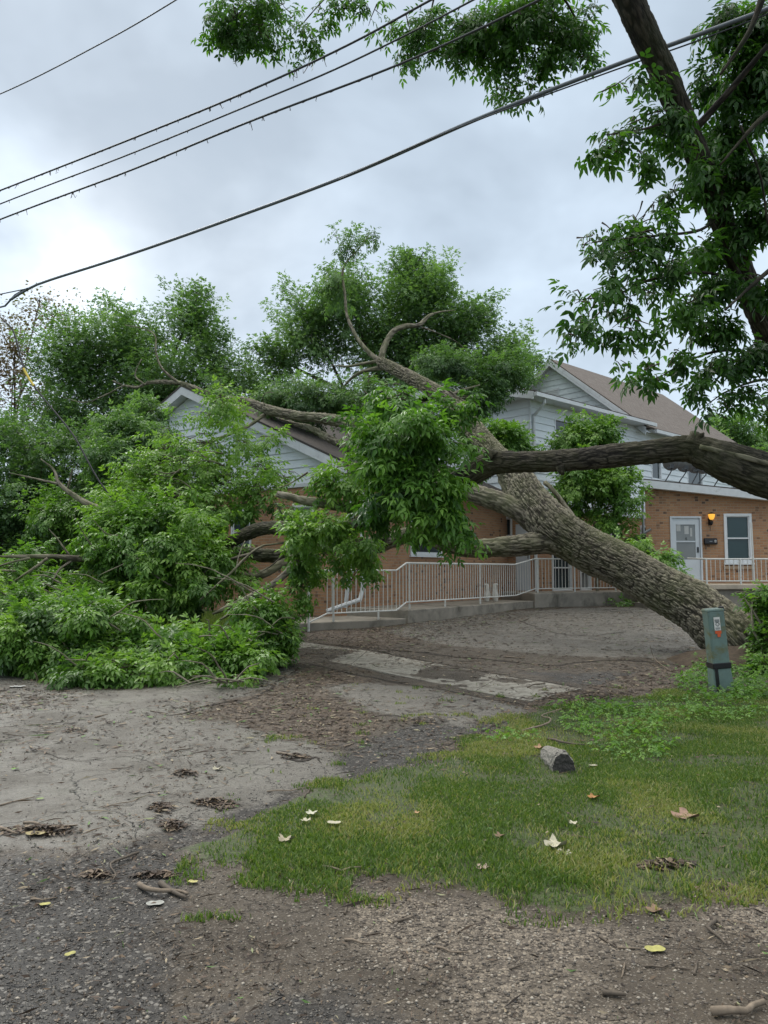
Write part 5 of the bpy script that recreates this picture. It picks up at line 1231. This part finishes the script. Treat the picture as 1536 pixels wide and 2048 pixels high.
# ------------------------------------------------------------------ gravel, litter
def stones(name, label, n0, dens, smin, smax, mat, xr, yr, pw=1.6):
    y = yr[0] + (yr[1] - yr[0]) * rng.random(n0) ** pw; x = (rng.random(n0) * 2 - 1) * (y * .55 + .3)
    k = rng.random(n0) < dens(x, y); x, y = x[k], y[k]; n = len(x)
    base = np.array([[1, 0, 0], [-1, 0, 0], [0, 1, 0], [0, -1, 0], [0, 0, 1], [0, 0, -1.]])
    fc = np.array([[0, 2, 4], [2, 1, 4], [1, 3, 4], [3, 0, 4], [2, 0, 5], [1, 2, 5], [3, 1, 5], [0, 3, 5]])
    s = smin + (smax - smin) * rng.random(n) ** 2.5
    V = base[None] * (s[:, None, None] * (.6 + .8 * rng.random((n, 6, 1)))) ; V[..., 2] *= .6
    a = rng.random(n) * 6.283; c_, s_ = np.cos(a)[:, None], np.sin(a)[:, None]
    X = V[..., 0] * c_ - V[..., 1] * s_; Yy = V[..., 0] * s_ + V[..., 1] * c_; V[..., 0] = X; V[..., 1] = Yy
    V += np.column_stack([x, y, gzz(x, y) + s * .15])[:, None, :]
    return tag(np_obj(name, V.reshape(-1, 3), (fc[None] + (np.arange(n) * 6)[:, None, None]).reshape(-1, 3), mat, None, {'tint': np.repeat(rng.random(n), 6)}), label, 'gravel', kind='stuff')
m, nt, b = new_mat('pebble'); t = attr(nt, 'tint')
L(nt, ramp(nt, t, [(.0, (.05, .042, .033)), (.4, (.11, .09, .07)), (.8, (.22, .185, .145)), (1.0, (.36, .32, .26))]), b.inputs['Base Color']); b.inputs['Roughness'].default_value = .75
M['pebble'] = m
stones('gravel', 'pale loose gravel between the grass edge and the road', 90000, lambda x, y: np.clip(samp('gravel', x, y) * .9 + .10 + .12 * (samp('grass', x, y) < .2) * (y < 6), 0, 1) * (samp('grass', x, y) < .6) * (samp('light', x, y) < .3), .003, .011, M['pebble'], None, (2.2, 7.0), 1.2)
m, nt, b = new_mat('grit'); t = attr(nt, 'tint')
L(nt, ramp(nt, t, [(.0, (.018, .017, .016)), (.6, (.06, .055, .048)), (1.0, (.19, .17, .14))]), b.inputs['Base Color']); b.inputs['Roughness'].default_value = .55
M['grit'] = m
stones('gravel', 'dark wet grit covering the road at the lower left', 90000, lambda x, y: np.clip(samp('dark', x, y) * .9 + .08, 0, 1) * (samp('grass', x, y) < .5), .002, .008, M['grit'], None, (2.2, 9.0), 1.2)

def litter():
    n0 = 260000
    y = 2.5 + 20 * rng.random(n0) ** 1.0; x = (rng.random(n0) * 2 - 1) * (y * .55 + .3)
    p = np.column_stack([x * 1.3, y * 1.3, x * 0])
    d = np.clip((fbm(p, 3) - .45) * 3, 0, 1) * .35 + .04 + .55 * samp('brown', x, y) + .12 * (y > 11)
    d = d * (1 - .3 * samp('light', x, y)); d *= (samp('grass', x, y) < .5) * 1.0 + .25
    k = rng.random(n0) < d; x, y = x[k], y[k]; n = len(x)
    ln = (.005 + .045 * rng.random(n) ** 4 * np.clip(y / 6, .4, 1.4)); wd = np.minimum(ln * (.12 + .5 * rng.random(n)), .009 * np.clip(y / 6, .5, 1.5)); tl = rng.random(n) < .14; ln = np.where(tl, ln * 2.2 + .012, ln); wd = np.where(tl, .0018, wd); a = rng.random(n) * 6.283
    c_, s_ = np.cos(a), np.sin(a); z = gzz(x, y) + .004
    V = np.zeros((n, 4, 3))
    for i, (u, v) in enumerate(((-1, 0), (0, -1), (1, 0), (0, 1))):
        V[:, i] = np.column_stack([x + u * ln * c_ - v * wd * s_, y + u * ln * s_ + v * wd * c_, z + rng.random(n) * .012])
    m, nt, b = new_mat('litter'); t = attr(nt, 'tint')
    L(nt, ramp(nt, t, [(.0, (.022, .016, .012)), (.55, (.075, .048, .030)), (.85, (.15, .105, .064)), (.94, (.28, .23, .15)), (.975, (.09, .17, .04))]), b.inputs['Base Color']); b.inputs['Roughness'].default_value = .7
    return tag(np_obj('leaf_litter', V.reshape(-1, 3), np.arange(n * 4).reshape(-1, 4), m, None, {'tint': np.repeat(rng.random(n), 4)}), 'brown bark crumbs and leaf scraps strewn over the pavement', 'litter', kind='stuff')
litter()

# individual sticks: (x0,y0)-(x1,y1) in the photo's ground, radius m, label
def gpt(px, py, dz=0):
    p = gp(px, py); return Vector((p.x, p.y, float(gzz(p.x, p.y)[0]) + dz))
sticks = [
 ((262, 1708), (212, 1768), .009, 'curved brown stick left of the grass tip', 1), ((270, 1782), (376, 1800), .016, 'thick crooked stick below the tip of the grass', 2),
 ((320, 1775), (372, 1806), .018, 'short thick stick lying across the crooked one', 0), ((0, 1620), (68, 1604), .008, 'dark stick at the left edge of the pale asphalt', 0),
 ((210, 1632), (300, 1606), .006, 'long thin twig on the pale asphalt', 1), ((552, 1512), (622, 1524), .013, 'pale broken stick by the dark pothole', 0),
 ((535, 1592), (622, 1582), .008, 'dark curved twig along the grass edge', 1), ((608, 1602), (622, 1578), .008, 'light upright twig at the grass edge', 0),
 ((1200, 1872), (1232, 1896), .007, 'pale twig beside the yellow leaf', 0), ((1236, 1897), (1282, 1900), .008, 'straight twig pointing at the yellow leaf', 0),
 ((1205, 1994), (1252, 1998), .016, 'thick dark stick near the bottom edge', 0), ((1430, 2040), (1536, 2022), .020, 'broken branch in the bottom right corner', 1),
 ((868, 1896), (936, 1910), .007, 'thin twig on the gravel right of centre', 1), ((1290, 1938), (1350, 1934), .006, 'dark twig lying on the brown dirt', 1),
 ((1350, 1938), (1380, 1942), .007, 'short twig end on the brown dirt', 0), ((1388, 1952), (1396, 1926), .006, 'small twig pointing away on the dirt', 0),
 ((1418, 1838), (1440, 1896), .012, 'greenish curved stick at the lower right grass edge', 1), ((1092, 1484), (1165, 1498), .014, 'reddish branch lying behind the stone', 1),
 ((1060, 1468), (1118, 1430), .012, 'bent grey branch at the corner of the grass', 2), ((300, 1430), (336, 1435), .010, 'pale stick on the edge of the broken asphalt', 0),
 ((190, 1442), (216, 1436), .010, 'short brown stick on pale asphalt', 0), ((0, 1474), (52, 1482), .007, 'dark twig far left on pale asphalt', 1),
 ((440, 1628), (452, 1612), .012, 'stub of stick on the debris pile', 0), ((350, 1512), (388, 1506), .008, 'forked twig in the middle of the asphalt', 1),
 ((462, 1506), (512, 1508), .005, 'thin straight twig on asphalt', 0), ((688, 1492), (708, 1485), .010, 'short stick on the brown crumbled patch', 0),
 ((215, 1512), (245, 1500), .005, 'small thin twig on pale asphalt', 1), ((222, 1550), (262, 1546), .006, 'dark thin twig across pale asphalt', 1),
 ((0, 1672), (34, 1684), .016, 'thick stick at the left edge of the road', 0), ((40, 1664), (150, 1672), .010, 'long stick in the leaf pile on the left', 1),
 ((60, 1802), (112, 1800), .008, 'dark twig beside a yellow leaf on the road', 1), ((648, 1742), (722, 1748), .009, 'stick lying on the bare edge below the grass', 1),
 ((676, 1786), (708, 1770), .007, 'twig at the top of the gravel', 0), ((690, 1830), (694, 1812), .008, 'short upright stick on the gravel', 0),
 ((688, 1884), (760, 1892), .008, 'dark curved twig in the gravel', 1), ((786, 1848), (828, 1838), .008, 'small stick at the left of the pale gravel', 0),
 ((1300, 1290), (1345, 1340), .008, 'thin dark twig sticking up beside the trunk', 1), ((1060, 1378), (1100, 1366), .012, 'dark stick on the sidewalk slab', 1),
 ((1010, 1316), (1050, 1318), .016, 'dark stick on the far lot', 0), ((1200, 1300), (1240, 1306), .012, 'stick on the far lot by the crack', 1),
 ((1250, 1930), (1244, 1960), .006, 'small twig in the gravel near the bottom', 0), ((1020, 1940), (1048, 1930), .006, 'small pale twig on the gravel', 0),
 ((1400, 1390), (1470, 1380), .010, 'twig under the utility pedestal', 1), ((1480, 1340), (1536, 1400), .012, 'grey stick lying under the right hand shrub', 1)]
for (a, b_, r, lab, kk) in sticks:
    A_, B_ = gpt(*a, r * .8), gpt(*b_, r * .8); d = B_ - A_; s = Vector((-d.y, d.x, 0)).normalized() * d.length * .12
    n = 5; P = [A_.lerp(B_, i / (n - 1)) + s * (math.sin(i * 1.9 + kk) * (kk > 0) * .8 + random.uniform(-.15, .15)) for i in range(n)]
    P = [Vector((p.x, p.y, float(gzz(p.x, p.y)[0]) + r * .8 + (.25 * d.length * abs(math.sin(i)) * .15 if kk else 0))) for i, p in enumerate(P)]
    if 'sticking up' in lab: P = [gpt(1345, 1345, .0), at(1310, 1318, 12.0), at(1300, 1290, 12.0)]; n = 3
    r *= .8; rr = [r * (1 - .5 * i / (n - 1)) * random.uniform(.85, 1.15) for i in range(n)]
    tw = limb('stick', [tuple(p) for p in P], rr, M['dead'] if random.random() < .45 else M['twig'], None, 7, .03, .002, random.random() * 9)
    tag(tw, lab, 'stick', 'sticks strewn on the ground')

# curled dead leaves and piles
def leaf_shape(lobed, n=26):
    out = []
    for i in range(n):
        t = 6.2832 * i / n; r = 1.0
        if lobed: r = .38 + .62 * abs(math.cos(t * 2.5)) ** .8 + random.uniform(-.1, .1)
        else: r = .45 + .55 * abs(math.cos(t)) ** 1.2
        out.append((r * math.cos(t), r * math.sin(t)))
    return out
def dead_leaf(px, py, size, col, label, lobed=True, curl=.35, rz=None, lift=.01):
    size *= .8; curl *= .55; p = gpt(px, py, lift); rz = random.random() * 6.28 if rz is None else rz
    sh = leaf_shape(lobed); V = []; rings = 4
    for k in range(1, rings + 1):
        for x, y in sh:
            x_, y_ = x * k / rings, y * k / rings
            z = curl * (x_ * x_ * .6 + y_ * y_ * .9) + .5 * math.sin(4 * x_ + 3 * y_ + rz) * math.cos(3 * y_ - rz) * curl * k / rings
            c_, s_ = math.cos(rz), math.sin(rz); V.append((p.x + size * (x_ * c_ - y_ * s_), p.y + size * (x_ * s_ + y_ * c_), p.z + size * z))
    V.append(tuple(p)); n = len(sh); Q = [(k * n + i, k * n + (i + 1) % n, (k + 1) * n + (i + 1) % n, (k + 1) * n + i) for k in range(rings - 1) for i in range(n)]
    T = [(len(V) - 1, (i + 1) % n, i) for i in range(n)]
    key = 'dl' + str(col)
    if key not in M: M[key] = simple('dead_leaf', col, .7, .3, 40)
    return tag(np_obj('dead_leaf', V, [np.array(Q), np.array(T)], M[key], None, smooth=True), label, 'leaf', 'dead leaves on the ground')
pale, tan_, yel, brn = (.40, .37, .27), (.20, .13, .08), (.33, .31, .10), (.16, .09, .05)
dead_leaf(1112, 1702, .085, pale, 'large pale lobed leaf curled up in the grass', True, .9, .4, .02)
dead_leaf(1128, 1716, .055, (.38, .36, .28), 'grey curled leaf touching the large pale one', True, .7, 2., .01)
dead_leaf(1310, 1903, .052, yel, 'flat yellow leaf on the gravel at lower right', False, .2, .1)
dead_leaf(668, 1662, .05, pale, 'pale oval leaf in the grass near its left tip', False, .2, 3.0, .03)
dead_leaf(625, 1640, .05, (.42, .41, .31), 'pale leaf at the top of the left grass tip', True, .5, 1.0, .03)
dead_leaf(612, 1656, .04, pale, 'small pale leaf below the topmost one in the grass tip', True, .5, 2.0, .03)
dead_leaf(572, 1692, .06, (.33, .29, .20), 'crumpled tan leaf on the grass tip edge', True, .8, 1.2, .02)
dead_leaf(1372, 1642, .11, (.27, .17, .12), 'crumpled pinkish brown leaf heap in the right grass', True, .6, .2, .01)
dead_leaf(1188, 1607, .05, (.30, .15, .05), 'small orange leaf in the middle of the grass', True, .7, .6, .02)
dead_leaf(1000, 1683, .04, tan_, 'small tan leaf left of the pale curled leaf', True, .6, .6, .02)
dead_leaf(1148, 1655, .04, pale, 'small pale leaf above the large curled one', True, .4, .9, .02)
dead_leaf(1080, 1505, .06, (.30, .18, .10), 'brown leaf just left of the stone', True, .7, .3, .02)
dead_leaf(1186, 1540, .045, pale, 'pale leaf just right of the stone', False, .4, .3, .02)
dead_leaf(72, 1684, .07, (.30, .25, .12), 'olive leaf in the pile at the left edge', False, .3, .1)
dead_leaf(90, 1811, .03, yel, 'yellow leaf on the dark road at left', False, .3, .3)
dead_leaf(140, 1914, .028, yel, 'yellowish leaf low on the dark road', False, .3, 1.0)
dead_leaf(386, 1770, .03, (.40, .36, .14), 'olive yellow leaf beside the thick sticks', False, .3, 2.9)
dead_leaf(435, 1546, .05, pale, 'pale tuft like leaf on the middle asphalt', True, .8, 1.2)
dead_leaf(310, 1812, .05, (.3, .3, .27), 'whitish scrap on the road under the crooked stick', False, .2, .2)
dead_leaf(1310, 1822, .05, tan_, 'tan leaf in the bare strip at lower right', True, .6, .2)
dead_leaf(965, 1745, .045, (.34, .26, .2), 'pinkish curled leaf at the lower grass edge', True, .7, 2.2)
dead_leaf(835, 1640, .025, (.40, .24, .12), 'tiny orange scrap in the grass', True, .6, 1.0, .02)
dead_leaf(30, 1546, .035, (.14, .26, .06), 'fresh green leaf on the pale asphalt', True, .4, 1.0)
dead_leaf(80, 1609, .03, (.20, .28, .08), 'fresh light leaf near the dark stick at left', False, .4, .4)
dead_leaf(35, 1379, .12, (.4, .4, .38), 'white scrap beside the leaf heap at left', False, .15, .1)

def pile(px, py, rx, ry, n, label):
    V, Fc = [], []
    tn = []
    for i in range(n):
        a = random.random() * 6.283; q = random.random() ** .7; p = gpt(px + rx * q * math.cos(a), py + ry * q * math.sin(a), .005 + random.random() * .03 * (1 - q))
        l = random.uniform(.02, .09); w_ = l * random.uniform(.08, .4); t = random.random() * 6.283; c_, s_ = math.cos(t), math.sin(t)
        b0 = len(V)
        for u, v, z in ((-1, 0, 0), (0, -1, .01), (1, 0, .005), (0, 1, .012)): V.append((p.x + (u * l * c_ - v * w_ * s_) * .5, p.y + (u * l * s_ + v * w_ * c_) * .5, p.z + z * random.random()))
        Fc.append((b0, b0 + 1, b0 + 2, b0 + 3)); tn += [random.random() * .95] * 4
    tag(np_obj('debris_pile', V, np.array(Fc), bpy.data.materials['litter'], None, {'tint': tn}), label, 'debris', 'small debris piles on the pavement')
for q in ((80, 1676, 85, 10, 240, 'long brown debris pile at the left edge of the road'), (430, 1615, 48, 9, 160, 'debris pile with a stick stub on the asphalt'), (322, 1628, 26, 8, 90, 'small round debris pile left of the stick stub'),
          (342, 1658, 30, 10, 110, 'debris pile nearest the grass tip on its left'), (192, 1752, 26, 8, 80, 'debris clump left of the curved stick'), (370, 1556, 26, 6, 70, 'reddish debris patch in the middle asphalt'),
          (590, 1520, 30, 6, 80, 'debris at the dark pothole'), (1330, 1740, 60, 10, 120, 'scattered debris in the lower right grass'), (850, 1445, 50, 7, 110, 'debris patch near the sidewalk'), (1180, 1395, 100, 12, 420, 'broad mulch pile below the sidewalk end'), (310, 1756, 50, 5, 80, 'thin debris line above the thick sticks'), (150, 1468, 26, 4, 50, 'small debris patch on the far pale asphalt')):
    pile(*q)

# the stone block in the grass
p = gpt(1128, 1550); w = MB()
prof = [(-.075, 0), (-.085, .06), (-.06, .13), (-.02, .155), (.03, .15), (.075, .09), (.085, 0)]
fr = [Vector((p.x + a, p.y, p.z + b_ - .02)) for a, b_ in prof]; n = len(prof)
bk = [Vector((p.x + a * .75 - .03, p.y + .42, p.z + b_ * .78 - .02)) for a, b_ in prof]
fr2 = [Vector((p.x + a * 1.02, p.y + .06, p.z + b_ * 1.1 - .02)) for a, b_ in prof]
for A_, B_ in ((fr, fr2), (fr2, bk)):
    for i in range(n - 1): w.poly([A_[i], B_[i], B_[i + 1], A_[i + 1]])
w.poly(fr); w.poly(bk[::-1])
m, nt, b = new_mat('weathered_block'); co = objco(nt); geo = N(nt, 'ShaderNodeNewGeometry'); sp = N(nt, 'ShaderNodeSeparateXYZ'); L(nt, geo.outputs['True Normal'], sp.inputs[0])
c = mixc(nt, noise(nt, co, 25, 5, .7), (.13, .12, .10), (.34, .32, .28)); c = mixc(nt, ramp(nt, mathn(nt, 'MULTIPLY', sp.outputs[1], -1.0), [(.5, 0.0), (.7, .9)]), c, (.035, .032, .03))
L(nt, c, b.inputs['Base Color']); b.inputs['Roughness'].default_value = .9; bump(nt, b, noise(nt, co, 60, 5, .7), .8, .02)
blk = w.build('stone_block', m); tag(blk, 'grey weathered block with a dark broken end lying in the grass', 'stone')
for md in (('weld', 'WELD'),): x = blk.modifiers.new(*md); x.merge_threshold = .001
x = blk.modifiers.new('sub', 'SUBSURF'); x.subdivision_type = 'SIMPLE'; x.levels = x.render_levels = 4
tx = bpy.data.textures.new('rough', 'CLOUDS'); tx.noise_scale = .028
x = blk.modifiers.new('d', 'DISPLACE'); x.texture = tx; x.strength = .022; x.texture_coords = 'LOCAL'

# ------------------------------------------------------------------ utility pedestal
pb = gpt(1443, 1383); PD = empty('utility_pedestal', pb, 'green metal utility pedestal with black band and orange sticker by the trunk', 'utility box')
lean = Matrix.Rotation(R(-4.5), 3, 'Y')
def pbx(mb, x0, x1, y0, y1, z0, z1, tw=1.0):
    a = [lean @ Vector(v) for v in ((x0, y0, z0), (x1, y0, z0), (x1, y1, z0), (x0, y1, z0))]
    b_ = [lean @ Vector((v[0] * tw, v[1] * tw, z1)) for v in ((x0, y0), (x1, y0), (x1, y1), (x0, y1))]
    a = [v + pb for v in a]; b_ = [v + pb for v in b_]
    mb.poly(a[::-1]); mb.poly(b_)
    for i in range(4): mb.poly([a[i], a[(i + 1) % 4], b_[(i + 1) % 4], b_[i]])
w = MB(); pbx(w, -.125, .125, -.11, .11, -.02, .30, .86); w.build('base', M['ped'], PD, bevel=.015)
w = MB(); pbx(w, -.105, .105, -.10, .10, .302, .98, .97); w.build('body', M['ped'], PD, bevel=.022)
w = MB(); pbx(w, -.108, .108, -.103, .103, .965, 1.0, .93); w.build('cap', M['ped'], PD, bevel=.012)
w = MB(); pbx(w, -.113, .113, -.108, .108, .275, .345); w.build('band', M['black'], PD, bevel=.008)
w = MB(); pbx(w, -.10, -.065, -.125, -.105, .02, .28, 1.0); w.build('strap', M['black'], PD)
w = MB(); pbx(w, .07, .118, -.06, .0, .96, 1.02); w.build('latch', M['black'], PD, bevel=.006)
w = MB(); pbx(w, -.045, .03, -.108, -.103, .74, .90); st_ = w.build('sticker', M['labelw'], PD); st_['label'] = 'white warning sticker'
w = MB()
for k in range(3): pbx(w, -.035, .02, -.1115, -.1085, .865 - k * .013, .872 - k * .013)
w.bar(pb + lean @ Vector((-.03, -.110, .815)), pb + lean @ Vector((-.005, -.110, .79)), .003); w.bar(pb + lean @ Vector((.02, -.110, .815)), pb + lean @ Vector((-.005, -.110, .79)), .003)
w.bar(pb + lean @ Vector((-.03, -.110, .815)), pb + lean @ Vector((-.005, -.110, .84)), .003); w.bar(pb + lean @ Vector((.02, -.110, .815)), pb + lean @ Vector((-.005, -.110, .84)), .003)
pbx(w, -.035, .02, -.1115, -.1085, .755, .760); pbx(w, -.035, .02, -.1115, -.1085, .768, .773)
w.build('print', M['ink'], st_)
w = MB(); pbx(w, -.042, .032, -.108, -.103, .70, .735); pbx(w, -.018, .018, -.108, -.103, .66, .70); s2_ = w.build('sticker', M['labelr'], PD); s2_['label'] = 'torn orange sticker'

# ------------------------------------------------------------------ satellite dishes on the annex roof
for i, (px, tx_, ang) in enumerate(((1330, 1348, .2), (1357, 1377, .1), (1383, 1400, .0), (1394, 1418, .1), (1428, 1446, .3))):
    s = (px - CX) / F * 23.2; z = zl + dslope * (s - X0) + .24; B_ = V3(s, 23.2, z)
    S = empty('satellite_dish', B_, ('leftmost satellite dish on the annex roof, arm pointing up', 'second satellite dish from the left on the annex roof', 'middle satellite dish on the annex roof', 'fourth satellite dish from the left on the annex roof', 'rightmost satellite dish on the annex roof, partly behind the limb')[i], 'satellite dish', 'satellite dishes on the annex roof')
    t_ = V3((tx_ - CX) / F * 23.2, 23.2, z + .55)
    w = MB(); w.path([B_, B_ + V3(.06, 0, .1), t_ + V3(-.03, 0, -.16), t_], .018, 6); w.cbox(B_ + V3(0, 0, .01), .16, .12, .02); w.build('mast', M['wire'], S)
    w = MB(); w.cbox(t_, .09, .1, .13); w.build('clamp', M['wire'], S)
    w = MB(); T_ = Matrix.Rotation(R(62), 3, 'X') @ Matrix.Rotation(R(-10), 3, 'Y')
    w.lathe(t_ + V3(.02, .16, .1), [(.03, .0), (.14, .02), (.22, .05), (.25, .075), (.245, .08)], 18, Matrix.Rotation(R(150 + 10 * i), 3, 'Z') @ Matrix.Rotation(R(65), 3, 'X')); w.build('dish', M['metal'], S, smooth=True)
    w = MB(); w.path([t_ + V3(0, -.03, -.03), t_ + V3(-.22, -.32, -.1)], .012); w.cbox(t_ + V3(-.23, -.34, -.09), .06, .1, .06); w.build('feed_arm', M['wire'], S)

# ornament pair by the walkway wall
O = empty('garden_ornament', at(982, 1192, 21.5), 'pale goose shaped garden ornament pair beside the wall behind the railing', 'ornament')
o0 = at(982, 1192, 21.8); o0.z = .62
for k, dx in enumerate((-.13, .13)):
    P = [o0 + V3(dx, 0, 0), o0 + V3(dx * .9, 0, .18), o0 + V3(dx * .8, 0, .34), o0 + V3(dx * .9, 0, .46), o0 + V3(dx * 1.5, -.02, .47)]
    limb('figure', [tuple(q) for q in P], [.07, .095, .06, .05, .02], M['orn'], O, 12, .03, 0)

# ------------------------------------------------------------------ overhead lines
def wire(name, pts, r, mat, label, deb=0, droopy=True, cat='cable', step=.25):
    P = [tuple(at(*p)) for p in pts]; Pp, R2 = spline(P, [r] * len(P), step)
    V, Q, bc = tube_arrays(Pp, R2, 8); o = tag(np_obj(name, V, [Q], mat, None, {'bk': bc[:, :3]}, smooth=True), label, cat, 'overhead lines crossing the sky')
    if deb:
        br = []
        for _ in range(deb):
            i = random.randrange(1, len(Pp) - 1); a = Pp[i] - np.array([0, 0, r]); l = random.choice([.02, .03, .04, .05, .1, .22 if random.random() < .25 else .04])
            b_ = a + np.array([random.uniform(-.6, .6) * l, random.uniform(-.5, .5) * l, -l]); c_ = b_ + np.array([random.uniform(-.5, .5) * l, random.uniform(-.4, .4) * l, random.uniform(-.3, .5) * l])
            br.append(([a + np.array([0, 0, r * 1.5]), b_, c_], [.007, .005, .003]))
        for _ in range(deb // 2):
            i = random.randrange(1, len(Pp) - 1); d = Pp[i] - Pp[i - 1]; a = Pp[i]; br.append(([a - d * .3, a - np.array([0, 0, r + .006]), a + d * .5], [.006, .008, .004]))
        x = tubes('vine_remnant', br, M['twig'], o, 4, .05)
    return o
w1 = wire('power_line', [(-300, 497, 20), (0, 381, 16.2), (250, 283, 14.0), (500, 181, 12.3), (700, 88, 11.3), (880, -10, 10.5), (1200, -180, 9.6)], .017, M['wire'], 'upper of the three close power lines, hung with dead vine bits', 90)
w2 = wire('power_line', [(-300, 530, 20), (0, 408, 16.2), (250, 312, 14.0), (500, 210, 12.3), (700, 125, 11.3), (950, -2, 10.3), (1250, -170, 9.4)], .014, M['wire'], 'bare middle one of the three close power lines', 8)
w3 = wire('power_line', [(-300, 560, 20), (0, 439, 16.2), (250, 345, 14.0), (500, 243, 12.3), (800, 128, 11.0), (1070, 4, 10.0), (1300, -120, 9.3)], .017, M['wire'], 'lowest of the three close power lines, with vine bits', 80)
wire('power_line', [(-200, 262, 22), (0, 188, 19), (200, 88, 17), (360, -5, 15.6), (600, -160, 14)], .014, M['wire'], 'single thin wire across the top left corner', 0)
wire('telephone_cable', [(20, 600, 15.9), (60, 576, 15.6), (100, 560, 15.2), (250, 512, 14.0), (450, 442, 12.6), (700, 349, 11.2), (950, 240, 9.9), (1200, 142, 8.9), (1400, 68, 8.2), (1560, 8, 7.7), (1800, -95, 7)], .026, M['cable'], 'thick grey cable bundle slanting across the whole sky', 0)
wire('telephone_cable', [(-200, 650, 18), (-60, 603, 16.6), (55, 577, 15.6)], .013, M['cable'], 'thin strand leaving the thick cable at the left edge', 0)
wire('support_strand', [(680, 358, 11.25), (900, 262, 10.05), (1180, 158, 9.0), (1400, 80, 8.2), (1536, 28, 7.8)], .009, M['wire'], 'thin dark strand sagging just under the thick cable', 0)
wire('telephone_cable', [(-150, 640, 17.5), (-60, 622, 16.5), (10, 612, 16), (30, 590, 15.9), (55, 577, 15.6)], .02, M['cable'], 'cable curving down out of frame below the knot at left', 0)
dp = wire('service_drop', [(-80, 640, 16), (0, 633, 15.6), (25, 658, 15.5), (37, 700, 15.4), (48, 738, 15.3), (70, 775, 15.1), (115, 830, 14.9), (150, 875, 14.7), (200, 965, 14.4), (255, 1032, 14.2), (290, 1090, 14.1)], .017, M['black'], 'black drooping service wire with yellow sleeve falling into the leaves', 0)
P = [tuple(at(*q)) for q in ((47, 737, 15.29), (58, 757, 15.2), (68, 772, 15.1))]; Pp, R2 = spline(P, [.024] * 3, .1); V, Q, bc = tube_arrays(Pp, R2, 8); np_obj('sleeve', V, [Q], M['yellow'], dp, smooth=True)
